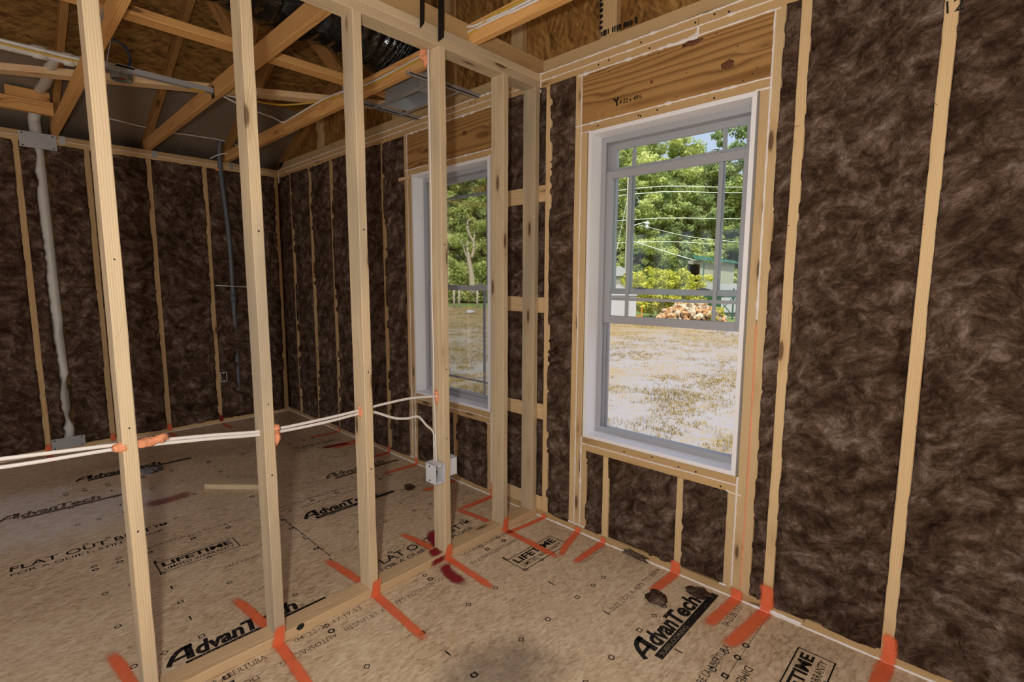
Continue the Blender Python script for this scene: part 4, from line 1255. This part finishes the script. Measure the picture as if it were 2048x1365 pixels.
tube('pipe', [(-3.478, -0.480, 0.20), (-3.474, -0.480, 0.9), (-3.454, -0.487, 1.3), (-3.446, -0.495, 1.8), (-3.448, -0.53, 2.40), (-3.43, -0.53, 2.60), (-3.40, -0.50, 2.72), (-3.30, -0.46, 2.78)], 0.021, 'conduit_grey', co, sides=12)
tube('coupling', [(-3.4545, -0.4865, 1.16), (-3.4545, -0.487, 1.235)], 0.027, 'conduit_grey', co, sides=12, n=2)

# ------------------------------------------------------------------ loose bits on the floor and at the far window
sb = empty('scrap_board', (-1.70, -1.08, 0), label='short offcut of pale board lying on the far floor', cat='board')
lumber('board', (-1.85, -1.205, 0.0175), (-1.56, -0.94, 0.0175), (0.65, -0.75, 0), 0.12, 0.034, 'stud_partition', sb)
lump('wool_tuft', (0.905, -0.255, 0.016), (0.046, 0.040, 0.024), 'wool', None, 3, 4, 0.28, label='round tuft of brown insulation on the floor by the large lettering', cat='insulation tuft')
lump('wool_tuft', (1.012, -0.085, 0.010), (0.05, 0.035, 0.014), 'wool', None, 6, 4, 0.38, label='flat tuft of brown insulation on the floor close under the large window', cat='insulation tuft')
lump('wool_tuft', (-0.845, -0.31, 0.014), (0.035, 0.03, 0.018), 'wool', None, 8, 3, 0.3, label='dark tuft of insulation on the far floor, seen beyond the partition', cat='insulation tuft')
lump('wool_tuft', (0.66, -0.012, 0.014), (0.06, 0.014, 0.014), 'wool', None, 11, 3, 0.6, label='wisp of brown insulation caught on the caulk under the large window', cat='insulation tuft')
lump('wool_tuft', (-2.42, -1.42, 0.012), (0.032, 0.05, 0.026), 'crease', None, 12, 4, 0.9, label='grey crumpled scrap on the far floor behind the first stud', cat='scrap')
boxes('wood_shim', [((-1.325, -0.016, 2.084), (-1.20, -0.004, 2.104))], 'sole_plate', label='small pale shim sticking out beside the top of the far window', cat='shim')

# ------------------------------------------------------------------ the yard outside
GZ = -0.75
def mk_ground():
    b = NB('yard_sand')
    p = b.pos()
    n1 = b.noise(p, 0.42, 5, 0.6)
    n2 = b.noise(b.vec('MULTIPLY', p, (1, 1, 1)), 5.5, 5, 0.7)
    n3 = b.noise(p, 22, 3, 0.7)
    cover = b.math('ADD', b.math('MULTIPLY', n1, 0.36), b.math('ADD', b.math('MULTIPLY', n2, 0.42), b.math('MULTIPLY', n3, 0.40)))
    sep = b.n('SeparateXYZ', {0: p})
    far = b.step(sep.outputs[1], 6.0, 20.0)
    left = b.math('MULTIPLY', b.step(b.math('MULTIPLY', sep.outputs[0], -1.0), 4.0, 14.0), 0.06)
    cover = b.math('ADD', cover, b.math('ADD', b.math('MULTIPLY', far, 0.07), left))
    straw = b.step(cover, 0.60, 0.69)
    sand = b.mix(n3, C(143, 140, 141), C(164, 161, 161))
    st = b.ramp(n2, [(0.3, C(116, 92, 42)), (0.5, C(154, 130, 74)), (0.7, C(166, 146, 98))])
    col = b.mix(b.math('MULTIPLY', straw, 0.85), sand, st)
    lawn = b.step(b.math('ADD', sep.outputs[1], b.math('MULTIPLY', n1, 3.0)), 25.5, 27.5)
    gr = b.ramp(n2, [(0.3, C(94, 116, 56)), (0.7, C(136, 148, 92))])
    col = b.mix(lawn, col, gr)
    MATS['yard'] = b.done(b.bsdf(col, 0.9, spec=0.1))
mk_ground()
gxs = np.linspace(-120, 60, 46); gys = np.concatenate([np.linspace(-60, -3, 12), np.linspace(0.12, 30, 31), np.linspace(34, 140, 20)])
V = [(x, y, GZ + (0.05*(fbm(x*0.4, y*0.4, 4)-0.5) if y > 1 else 0) + (0.012*max(0, y-30))) for y in gys for x in gxs]
nx_ = len(gxs)
F = [(j*nx_+i, j*nx_+i+1, (j+1)*nx_+i+1, (j+1)*nx_+i) for j in range(len(gys)-1) for i in range(nx_-1)]
mesh_obj('ground', V, F, 'yard', smooth=True, kind='structure')

def leafmat(name, dark, mid, lite, trans=0.3):
    b = NB(name)
    t = b.attr('tone').outputs['Fac']
    n = b.noise(b.pos(), 0.9, 2)
    f = b.math('ADD', b.math('MULTIPLY', t, 0.7), b.math('MULTIPLY', n, 0.4))
    col = b.ramp(f, [(0.15, dark), (0.5, mid), (0.9, lite)])
    d = b.bsdf(col, 0.6, spec=0.25)
    tr = b.n('BsdfTranslucent', {0: col}).outputs[0]
    MATS[name] = b.done(b.n('MixShader', {0: trans, 1: d, 2: tr}).outputs[0])
leafmat('leaf_green', C(100, 122, 68), C(178, 194, 108), C(238, 240, 168), 0.45)
leafmat('leaf_dark', C(76, 100, 66), C(142, 164, 104), C(214, 224, 156), 0.45)
leafmat('leaf_yellow', C(140, 146, 40), C(200, 202, 72), C(232, 226, 116))
leafmat('straw_blade', C(92, 86, 40), C(150, 126, 66), C(178, 158, 100), 0.15)
plain('bark', C(96, 84, 70), 0.9, noise=0.6, nscale=8)
plain('bare_wood', C(196, 184, 160), 0.85, noise=0.3, nscale=8)
plain('pole_wood', C(190, 182, 158), 0.85, noise=0.3, nscale=6)
plain('shed_wall', C(168, 168, 148), 0.8, noise=0.15, nscale=3)
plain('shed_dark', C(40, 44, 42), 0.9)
plain('green_metal', C(64, 122, 104), 0.45, 0.2, noise=0.25, nscale=2)
plain('white_paint', C(176, 176, 180), 0.6)
plain('roof_grey', C(150, 148, 132), 0.8)
plain('log_end', C(206, 158, 108), 0.85, noise=0.55, nscale=4)
plain('log_pale', C(214, 196, 170), 0.85, noise=0.4, nscale=5)
plain('gate_green', C(36, 74, 62), 0.5)
plain('wire_light', C(232, 238, 226), 0.5)
plain('lamp_white', C(225, 225, 230), 0.4)
plain('hedge_green', C(40, 84, 40), 0.8, noise=0.4, nscale=6)

def crown_mesh(name, seed, rx, rz, nclump, per, leaf, mat):
    r = np.random.RandomState(seed)
    d = r.randn(nclump, 3); d /= np.linalg.norm(d, axis=1)[:, None]
    rad = 0.55+0.5*r.rand(nclump)**0.6
    lob = 1 + 0.28*np.sin(d[:, 0]*3.1+seed)*np.cos(d[:, 1]*2.7+seed*2) + 0.2*np.sin(d[:, 2]*5+seed)
    cen = d*rad[:, None]*lob[:, None]*np.array([rx, rx, rz])
    cr_ = (0.07+0.09*r.rand(nclump))*rx
    base = np.repeat(cen, per, 0)
    q = r.randn(nclump*per, 3); q /= np.linalg.norm(q, axis=1)[:, None]
    P = base + q*np.repeat(cr_, per)[:, None]*(0.5+0.6*r.rand(nclump*per, 1))*np.array([1.2, 1.2, 0.75])
    N = len(P)
    nrm = q*0.7 + np.array([0, 0, 0.5]) + r.randn(N, 3)*0.5
    nrm /= np.linalg.norm(nrm, axis=1)[:, None]
    a = np.cross(nrm, r.randn(N, 3)); a /= np.linalg.norm(a, axis=1)[:, None]
    b_ = np.cross(nrm, a)
    s_ = leaf*(0.6+0.8*r.rand(N, 1))
    V = np.stack([P-a*s_*0.6, P-b_*s_*0.35, P+a*s_*0.6, P+b_*s_*0.35], 1).reshape(-1, 3)
    F = (np.arange(N)*4)[:, None]+np.arange(4)[None, :]
    tone = np.repeat(np.clip(np.repeat(r.rand(nclump), per)*0.6+r.rand(N)*0.5, 0, 1), 4)
    me = bpy.data.meshes.new(name)
    me.vertices.add(N*4); me.vertices.foreach_set('co', V.astype(np.float32).ravel())
    me.loops.add(N*4); me.loops.foreach_set('vertex_index', F.astype(np.int32).ravel())
    me.polygons.add(N); me.polygons.foreach_set('loop_start', (np.arange(N)*4).astype(np.int32))
    me.polygons.foreach_set('loop_total', np.full(N, 4, np.int32))
    at = me.attributes.new('tone', 'FLOAT', 'POINT'); at.data.foreach_set('value', tone.astype(np.float32))
    me.materials.append(MATS[mat])
    me.update()
    me.validate()
    return me

def dirpt(u, dist, z=GZ):
    """ground point at the given distance on the bearing of image column u, horizon row"""
    dv = fw + r2*((u-1024)/F_PX)
    h = Vector((dv.x, dv.y, 0)).normalized()
    return Vector((CAM.x+h.x*dist, CAM.y+h.y*dist, z))

CROWNS = {k: crown_mesh('tree_foliage', sd_, 3.6, 4.2, 300, 130, 0.17, m_) for k, sd_, m_ in
          (('g1', 1, 'leaf_green'), ('g2', 2, 'leaf_green'), ('d1', 3, 'leaf_dark'), ('d2', 4, 'leaf_dark'))}
def tree(u, dist, h, key, label, rx=3.6, rot=0.0, group=None, zc=None):
    p = dirpt(u, dist)
    t = empty('tree', p, label=label, cat='tree', **({'group': group} if group else {}))
    zc = zc if zc is not None else GZ + h*0.60
    rz = (h-(zc-GZ))
    f = bpy.data.objects.new('foliage', CROWNS[key])
    link(f); f.parent = t
    f.location = (0, 0, zc-GZ); f.scale = (rx/3.6, rx/3.6, rz/4.2); f.rotation_euler = (0, 0, rot)
    tube('trunk', [(p.x, p.y, GZ-0.1), (p.x+0.15, p.y, GZ+h*0.3), (p.x-0.1, p.y+0.2, GZ+h*0.72)], 0.24, 'bark', t, sides=8, n=4)
    return t
G = 'trees behind the yard'
tl = 'leafy green tree in the wood beyond the yard'
# tall trees either side of the gap of sky seen through the near window
tree(1310, 51.5, 17.0, 'g1', 'tall tree left of the patch of sky in the near window', 5.2, 0.3)
tree(1225, 48.5, 15.0, 'g2', 'tall tree at the left edge of the near window view, behind the utility pole', 5.0, 1.2)
tree(1475, 50.5, 16.0, 'd1', 'tall tree right of the patch of sky in the near window', 4.4, 2.2)
tree(1405, 54.5, 12.0, 'd2', 'darker tree behind the green-roofed shed, under the patch of sky', 4.6, 0.7)
tree(1345, 47.5, 9.5, 'd1', 'dark bushy tree standing behind the yellow-green bush', 4.0, 1.9, zc=GZ+4.6)
tree(1270, 45.5, 8.0, 'g1', 'low green tree left of the yellow-green bush', 3.4, 4.0, zc=GZ+3.6)
tree(1440, 48.5, 8.0, 'g2', 'low green tree right behind the shed', 3.6, 5.2, zc=GZ+3.8)
tree(1560, 49.5, 14.0, 'g1', tl, 5.0, 3.0, G)
tree(1650, 47.5, 13.0, 'g2', tl, 5.0, 0.9, G)
tree(1130, 50.5, 14.5, 'd2', tl, 5.2, 2.6, G)
tree(1060, 53.5, 13.0, 'g1', tl, 4.8, 1.1, G)
tree(990, 57.5, 17.0, 'd2', 'tall dark tree at the right edge of the far window view', 5.4, 0.4)
tree(925, 60.5, 18.5, 'd1', 'tall dark tree at the back of the far window view', 6.0, 2.0)
tree(870, 58.5, 17.0, 'g2', tl, 5.6, 3.3, G)
tree(905, 54.5, 9.5, 'g1', 'bright green lower tree left in the far window view', 3.8, 4.2, zc=GZ+4.6)
tree(970, 53.5, 9.0, 'g2', 'bright green lower tree right in the far window view', 3.8, 1.5, zc=GZ+4.3)
tree(800, 59.5, 15.0, 'd1', tl, 5.6, 5.0, G)
# undergrowth that closes the wood down to the ground
UG = crown_mesh('undergrowth', 9, 1.0, 1.0, 260, 60, 0.34, 'leaf_dark')
und = []
rg = np.random.RandomState(8)
def undergrowth(u0, u1, dist, hgt, n, seed, mat, name, label):
    r = np.random.RandomState(seed)
    N = n
    us = u0+(u1-u0)*r.rand(N)
    ds = dist + r.randn(N)*1.0
    zs = GZ + hgt*r.rand(N)**0.9*(0.7+0.5*vnoise(us*0.03, us*0+seed, seed)) + np.maximum(0, 0.012*(ds*0.9-30))
    P = np.array([dirpt(a, b, c)[:] for a, b, c in zip(us, ds, zs)])
    nrm = r.randn(N, 3)*0.6+np.array([0.2, -0.6, 0.7]); nrm /= np.linalg.norm(nrm, axis=1)[:, None]
    a = np.cross(nrm, r.randn(N, 3)); a /= np.linalg.norm(a, axis=1)[:, None]
    b_ = np.cross(nrm, a)
    s_ = 0.19*(0.6+0.8*r.rand(N, 1))
    V = np.stack([P-a*s_*0.6, P-b_*s_*0.4, P+a*s_*0.6, P+b_*s_*0.4], 1).reshape(-1, 3)
    F = ((np.arange(N)*4)[:, None]+np.arange(4)[None, :])
    tone = np.repeat(np.clip(vnoise(us*0.12, zs*1.3, seed)*0.8+r.rand(N)*0.3, 0, 1), 4)
    mesh_obj(name, V, F.tolist(), mat, attrs={'tone': ('FLOAT', tone)}, kind='stuff', label=label, cat='undergrowth')
bpy.data.meshes.remove(UG)
undergrowth(1080, 1800, 46, 3.2, 40000, 5, 'leaf_dark', 'undergrowth', 'dark leafy undergrowth under the trees behind the shed')
undergrowth(640, 1090, 50, 4.2, 42000, 6, 'leaf_green', 'undergrowth', 'green undergrowth behind the fence posts in the far window view')

# dead pale tree in the far window view
p = dirpt(941, 46.0)
dt = empty('dead_tree', p, label='bare pale forked tree standing before the green wood, in the far window view', cat='tree')
def pt(u, v, dist=46.0):
    dv = fw + r2*((u-1024)/F_PX) - u2*((v-682.5)/F_PX)
    h = math.hypot(dv.x, dv.y)
    return CAM + dv*(dist/h)
tube('trunk', [pt(946, 588), pt(943, 550), pt(938, 522), pt(936, 505)], 0.30, 'bare_wood', dt, sides=8, n=5, rfun=lambda t, th: 1-0.55*t)
tube('branch', [pt(943, 516), pt(948, 500), pt(947, 484), pt(939, 470), pt(935, 455), pt(936, 442), pt(941, 440)], 0.15, 'bare_wood', dt, sides=6, n=5, rfun=lambda t, th: 1-0.6*t)
tube('branch', [pt(947, 484), pt(949, 472), pt(949, 462)], 0.10, 'bare_wood', dt, sides=6, n=4, rfun=lambda t, th: 1-0.6*t)
tube('branch', [pt(937, 520), pt(930, 505), pt(926, 490), pt(917, 478)], 0.08, 'bare_wood', dt, sides=6, n=4, rfun=lambda t, th: 1-0.6*t)
tube('branch', [pt(936, 505), pt(934, 492), pt(936, 480)], 0.12, 'bare_wood', dt, sides=6, n=4, rfun=lambda t, th: 1-0.6*t)
# fence posts at the edge of the far lawn
for u, lb in ((909, 'leftmost pale fence post seen through the far window'), (919, 'middle pale fence post seen through the far window'), (955, 'rightmost pale fence post seen through the far window')):
    q = dirpt(u, 40.0)
    tube('fence_post', [(q.x, q.y, GZ-0.1), (q.x, q.y, GZ+1.45)], 0.09, 'pole_wood', None, sides=8, n=2, label=lb, cat='post', group='fence posts beyond the lawn')
q = dirpt(941, 33)
lump('white_marker', (q.x, q.y, GZ+0.10), (0.32, 0.32, 0.14), 'white_paint', None, 2, 2, 0.2, label='small white marker on the grass in the far window view', cat='marker')

# yellow-green bush in front of the shed
bc = dirpt(1326, 29.5)
bu = empty('bush', bc, label='rounded yellow-green bush on thin stems in front of the shed', cat='bush')
bme = crown_mesh('bush_foliage', 12, 1.95, 1.15, 150, 80, 0.13, 'leaf_yellow')
f = bpy.data.objects.new('foliage', bme); link(f); f.parent = bu; f.location = (0, 0, 1.75)
rs = random.Random(2)
for k in range(7):
    a = k*0.9
    tube('stem', [(bc.x, bc.y, GZ), (bc.x+math.cos(a)*0.35, bc.y+math.sin(a)*0.35, GZ+0.7), (bc.x+math.cos(a)*1.0, bc.y+math.sin(a)*1.0, GZ+1.7)], 0.035, 'bark', bu, sides=6, n=4)
lowme = crown_mesh('bush_low_leaves', 15, 0.8, 0.6, 40, 40, 0.12, 'leaf_green')
f = bpy.data.objects.new('low_leaves', lowme); link(f); f.parent = bu; f.location = (-0.5, -0.2, 0.75)

# shed with green metal roof
def local(u0, dist):
    o = dirpt(u0, dist)
    h = (o-CAM); h.z = 0; h.normalize()
    return o, h, Vector((h.y, -h.x, 0))
o, hd, sdv = local(1412, 36.0)
sh = empty('shed', o, label='small pale shed with a green metal roof and an open dark bay', cat='shed')
def slab(name, parent, mat, c0, sx, sy, z0, z1, rotv=None):
    """box centred at c0 with half sizes along sdv (sx) and hd (sy)"""
    V = []
    for z in (z0, z1):
        for a, b in ((-sx, -sy), (sx, -sy), (sx, sy), (-sx, sy)):
            q = c0 + sdv*a + hd*b
            V.append((q.x, q.y, z))
    return mesh_obj(name, V, [(0, 3, 2, 1), (4, 5, 6, 7), (0, 1, 5, 4), (1, 2, 6, 5), (2, 3, 7, 6), (3, 0, 4, 7)], mat, parent)
slab('front_wall', sh, 'shed_wall', o+sdv*0.52, 0.98, 0.06, GZ, 2.58)
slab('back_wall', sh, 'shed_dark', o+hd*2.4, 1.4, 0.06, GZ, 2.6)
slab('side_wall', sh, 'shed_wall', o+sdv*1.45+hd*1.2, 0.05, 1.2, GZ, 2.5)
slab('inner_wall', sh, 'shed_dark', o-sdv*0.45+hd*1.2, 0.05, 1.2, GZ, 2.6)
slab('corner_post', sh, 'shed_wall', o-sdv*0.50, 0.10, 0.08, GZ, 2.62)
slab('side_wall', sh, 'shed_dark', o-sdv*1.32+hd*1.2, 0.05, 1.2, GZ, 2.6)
slab('gable_trim', sh, 'roof_grey', o-sdv*0.92-hd*0.02, 0.45, 0.05, 2.56, 2.78)
slab('downpipe', sh, 'green_metal', o-sdv*0.36-hd*0.1, 0.03, 0.03, GZ, 2.6)
V = []
for a, b, z in ((-0.95, -0.45, 2.84), (1.70, -0.45, 2.54), (1.55, 2.7, 2.80), (-1.25, 2.7, 3.26)):
    q = o+sdv*a+hd*b; V.append((q.x, q.y, z))
V += [(x, y, z+0.05) for x, y, z in V]
mesh_obj('roof', V, [(0, 3, 2, 1), (4, 5, 6, 7), (0, 1, 5, 4), (1, 2, 6, 5), (2, 3, 7, 6), (3, 0, 4, 7)], 'green_metal', sh)
for k in range(9):
    t_ = k/8
    q0 = o+sdv*(-0.95+2.65*t_)-hd*0.45; q1 = o+sdv*(-1.25+2.8*t_)+hd*2.7
    tube('roof_rib', [(q0.x, q0.y, 2.89-0.30*t_), (q1.x, q1.y, 3.31-0.46*t_)], 0.022, 'green_metal', sh, sides=6, n=2)

# pile of split firewood
o, hd, sdv = local(1384, 28.2)
wpile = empty('firewood_pile', o, label='heap of split firewood on the lawn in front of the bush and shed', cat='firewood')
lr = random.Random(6)
Vs = {'log_end': ([], []), 'log_pale': ([], [])}
for k in range(430):
    a = lr.uniform(-1.75, 1.45); prof = max(0.05, 1-abs(a+0.1)**2.2/3.6)
    b_ = lr.uniform(-0.7, 0.7); hgt = 1.05*prof*(1-abs(b_)*0.75)
    z = GZ + hgt*(lr.random()**0.5)
    q = o + sdv*a + hd*b_
    d = Vector((lr.gauss(0, 1), lr.gauss(0, 1), lr.gauss(0, 0.5))).normalized()
    u_ = d.orthogonal().normalized(); v_ = d.cross(u_)
    L = lr.uniform(0.14, 0.22); r_ = lr.uniform(0.05, 0.10)
    VV, FF = Vs[lr.choice(['log_end', 'log_pale'])]
    n_ = len(VV)
    for e in (-1, 1):
        for m_ in range(5):
            th = m_*2*math.pi/5
            c_ = Vector((q.x, q.y, z+r_)) + d*(e*L) + u_*(r_*math.cos(th)) + v_*(r_*math.sin(th))
            VV.append(c_[:])
    for m_ in range(5):
        m2 = (m_+1) % 5
        FF.append((n_+m_, n_+m2, n_+5+m2, n_+5+m_))
    FF += [tuple(n_+4-m_ for m_ in range(5)), tuple(n_+5+m_ for m_ in range(5))]
for k_, (VV, FF) in Vs.items():
    mesh_obj('logs', VV, FF, k_, wpile, kind='stuff')
mum = crown_mesh('yellow_leaves', 21, 0.42, 0.42, 40, 40, 0.10, 'leaf_yellow')
q = dirpt(1432, 27.6)
t = empty('small_shrub', q, label='small golden shrub at the right end of the firewood', cat='shrub')
f = bpy.data.objects.new('foliage', mum); link(f); f.parent = t; f.location = (0, 0, 0.42)
tube('stem', [(q.x, q.y, GZ), (q.x, q.y, GZ+0.4)], 0.04, 'bark', t, sides=6, n=2)

# white trailer wall and dark green gate right of the firewood
o, hd, sdv = local(1462, 33.0)
tr = empty('white_trailer', o, label='white box trailer behind the dark green gate', cat='trailer')
slab('body', tr, 'white_paint', o+hd*1.0, 1.5, 0.9, GZ+0.28, GZ+2.0)
slab('skirt', tr, 'roof_grey', o+hd*1.0, 1.4, 0.8, GZ, GZ+0.28)
o, hd, sdv = local(1462, 31.0)
gt = empty('metal_gate', o, label='dark green metal gate with crossed braces', cat='gate')
for k in range(3):
    x = -0.85+0.85*k
    slab('post', gt, 'gate_green', o+sdv*x, 0.045, 0.045, GZ, GZ+1.75)
for k in range(2):
    x0, x1 = -0.85+0.85*k, 0.85*k
    for z in (0.22, 1.28):
        a, b_ = o+sdv*x0, o+sdv*x1
        tube('rail', [(a.x, a.y, GZ+z), (b_.x, b_.y, GZ+z)], 0.03, 'gate_green', gt, sides=6, n=2)
    for za, zb_ in ((0.22, 1.28), (1.28, 0.22)):
        a, b_ = o+sdv*x0, o+sdv*x1
        tube('brace', [(a.x, a.y, GZ+za), (b_.x, b_.y, GZ+zb_)], 0.026, 'gate_green', gt, sides=6, n=2)
o, hd, sdv = local(1415, 33.5)
slab('green_tank', None, 'hedge_green', o, 1.1, 0.4, GZ, GZ+1.62)['label'] = 'dark green trailer side behind the firewood'
bpy.data.objects['green_tank']['category'] = 'trailer'
# white shed and the gabled house behind it, at the left of the near window
o, hd, sdv = local(1233, 27.0)
ws = empty('white_shed', o, label='plain white shed at the left edge of the near window view', cat='shed')
slab('body', ws, 'white_paint', o, 0.92, 0.9, GZ, GZ+1.42)
V = []
for a, z in ((-1.0, 1.42), (0, 1.98), (1.0, 1.42)):
    for b_ in (-1.0, 1.0):
        q = o+sdv*a+hd*b_; V.append((q.x, q.y, GZ+z))
mesh_obj('roof', V, [(0, 2, 3, 1), (2, 4, 5, 3), (0, 4, 2), (1, 3, 5), (0, 1, 5, 4)], 'white_paint', ws)
slab('drainpipe', ws, 'hedge_green', o+sdv*0.5-hd*0.95, 0.04, 0.02, GZ, GZ+1.4)
o, hd, sdv = local(1236, 38.0)
hs = empty('small_house', o, label='small grey gabled house behind the white shed', cat='house')
slab('body', hs, 'roof_grey', o, 1.1, 1.5, GZ, GZ+2.55)
V = []
for a, z in ((-1.3, 2.5), (0, 3.2), (1.3, 2.5)):
    for b_ in (-1.7, 1.7):
        q = o+sdv*a+hd*b_; V.append((q.x, q.y, GZ+z))
mesh_obj('roof', V, [(0, 2, 3, 1), (2, 4, 5, 3), (0, 4, 2), (1, 3, 5), (0, 1, 5, 4)], 'white_paint', hs)
# orange crate near the white shed
o, hd, sdv = local(1274, 27.2)
oc = empty('orange_cart', o, label='small orange cart between the white shed and the bush', cat='cart')
plain('orange_paint', C(214, 140, 40), 0.6)
slab('bed', oc, 'orange_paint', o, 0.22, 0.2, GZ+0.25, GZ+0.33)
for a in (-0.2, 0.2):
    slab('stake', oc, 'orange_paint', o+sdv*a, 0.025, 0.2, GZ+0.33, GZ+0.8)
    q = o+sdv*a
    tube('wheel', [(q.x-hd.x*0.03, q.y-hd.y*0.03, GZ+0.13), (q.x+hd.x*0.03, q.y+hd.y*0.03, GZ+0.13)], 0.13, 'metal_dark', oc, sides=12, n=2)

# utility pole, street lamp and wires
pp = CAM + Vector((-3.0, 5.0, 0))*6.9
pp.z = GZ
po = empty('utility_pole', pp, label='pale utility pole with a lamp arm behind the left grille bar of the near window', cat='pole')
tube('pole', [(pp.x, pp.y, GZ-0.2), (pp.x, pp.y, 9.2)], 0.14, 'pole_wood', po, sides=10, n=3, rfun=lambda t, th: 1-0.25*t)
tube('lamp_arm', [(pp.x, pp.y, 5.4), (pp.x+0.5, pp.y+0.25, 5.65), (pp.x+1.2, pp.y+0.6, 5.85)], 0.035, 'wire_light', po, sides=6, n=4)
lump('lamp_head', (pp.x+1.3, pp.y+0.65, 5.75), (0.2, 0.2, 0.16), 'lamp_white', po, 3, 2, 0.1)
tube('lamp_shade', [(pp.x+1.3, pp.y+0.65, 5.70), (pp.x+1.3, pp.y+0.65, 5.35)], 0.12, 'lamp_white', po, sides=10, n=2)
tube('guy_wire', [(pp.x, pp.y, 8.0), (pp.x-1.4, pp.y-0.7, GZ)], 0.018, 'wire_light', po, sides=5, n=4)
for hgt, nm in ((8.35, 'topmost'), (7.95, 'second highest'), (6.05, 'third highest'), (4.35, 'lowest')):
    h = hgt-CAM.z
    R_ = {8.35: ((-2.02, 5.67), (-5.59, 5.30), (-6.6, 5.38)), 7.95: ((-2.14, 6.02), (-5.99, 5.67), (-7.18, 5.86)),
          6.05: ((-2.99, 8.46), (-8.27, 7.83), (-10.39, 8.47)), 4.35: ((-5.14, 14.47), (-15.03, 14.24), (-16.93, 13.78))}[hgt]
    qs = [CAM+Vector((a*h, b_*h, h)) for a, b_ in R_]
    pz = Vector((pp.x, pp.y, hgt))
    e0 = pz+(qs[0]-pz)*2.6
    tube('street_wire', [e0, qs[0], pz, qs[1], qs[2], qs[2]+(qs[2]-qs[1])*2], 0.030, 'wire_light', None, sides=5, n=4,
         label='%s of the four pale wires crossing in front of the trees' % nm, cat='wire', group='overhead wires')
tube('street_wire', [Vector((pp.x, pp.y, 4.6)), pp+Vector((4.0, 1.0, 3.2))+Vector((0, 0, 0.75)), pp+Vector((7.2, 1.5, 3.0))], 0.030, 'wire_light', None, sides=5, n=4,
     label='pale service wire slanting down from the pole towards the shed', cat='wire', group='overhead wires')
tube('street_wire', [Vector((pp.x+1.0, pp.y, 5.6)), pp+Vector((4.5, 2.0, 5.35)), pp+Vector((10, 4, 4.6))], 0.02, 'wire_light', None, sides=5, n=4,
     label='pale service wire running right below the street lamp', cat='wire', group='overhead wires')

# dry grass tufts on the sand
r = np.random.RandomState(31)
N0 = 60000
py_ = 3.0*np.exp(r.rand(N0)*math.log(24.0/3.0))
px_ = -1.5-0.45*py_ + (r.rand(N0)-0.5)*(9.0+1.0*py_)
P = np.stack([px_, py_, py_*0], 1)
cov = 0.5*fbm(P[:, 0]*0.45+30, P[:, 1]*0.45+30, 3, 4)+0.5*fbm(P[:, 0]*2.2, P[:, 1]*2.2, 5, 4)
keep = cov + r.rand(N0)*0.22 > 0.635
P = P[keep]; N = len(P)
off = np.stack([r.randn(N, 5)*0.035, r.randn(N, 5)*0.035], -1)
B = P[:, None, :2]+off
hh = (0.02+0.05*r.rand(N, 5))
lean = r.randn(N, 5, 2)*0.03
wd = 0.004+0.004*r.rand(N, 5)
an = r.rand(N, 5)*math.pi
gz = GZ+0.02
wv = np.stack([np.cos(an)*wd, np.sin(an)*wd], -1)
zb_ = GZ + 0.05*(fbm(B[..., 0]*0.4, B[..., 1]*0.4, 4)-0.5)-0.01
v0 = np.concatenate([B-wv, zb_[..., None]], -1); v1 = np.concatenate([B+wv, zb_[..., None]], -1); v2 = np.concatenate([B+lean, (zb_+hh+0.01)[..., None]], -1)
V = np.stack([v0, v1, v2], 2).reshape(-1, 3)
F = (np.arange(len(V)//3)*3)[:, None]+np.arange(3)[None, :]
mesh_obj('dry_grass', V, F.tolist(), 'straw_blade', attrs={'tone': ('FLOAT', np.repeat(r.rand(len(V)//3), 3))}, kind='stuff', label='sparse tufts of dry straw-coloured grass on the pale sand', cat='grass')

# walls out of the picture that close the room behind the photographer
boxes('wall_right', [((3.02, -4.7, -0.3), (3.12, 0.1, 3.2))], 'osb_sheathing', kind='structure')
boxes('wall_front', [((-3.55, -4.75, -0.3), (-2.4, -4.62, 2.5)), ((2.4, -4.75, -0.3), (3.12, -4.62, 2.5)), ((-3.55, -4.75, 2.1), (3.12, -4.62, 3.4))], 'osb_sheathing', kind='structure')
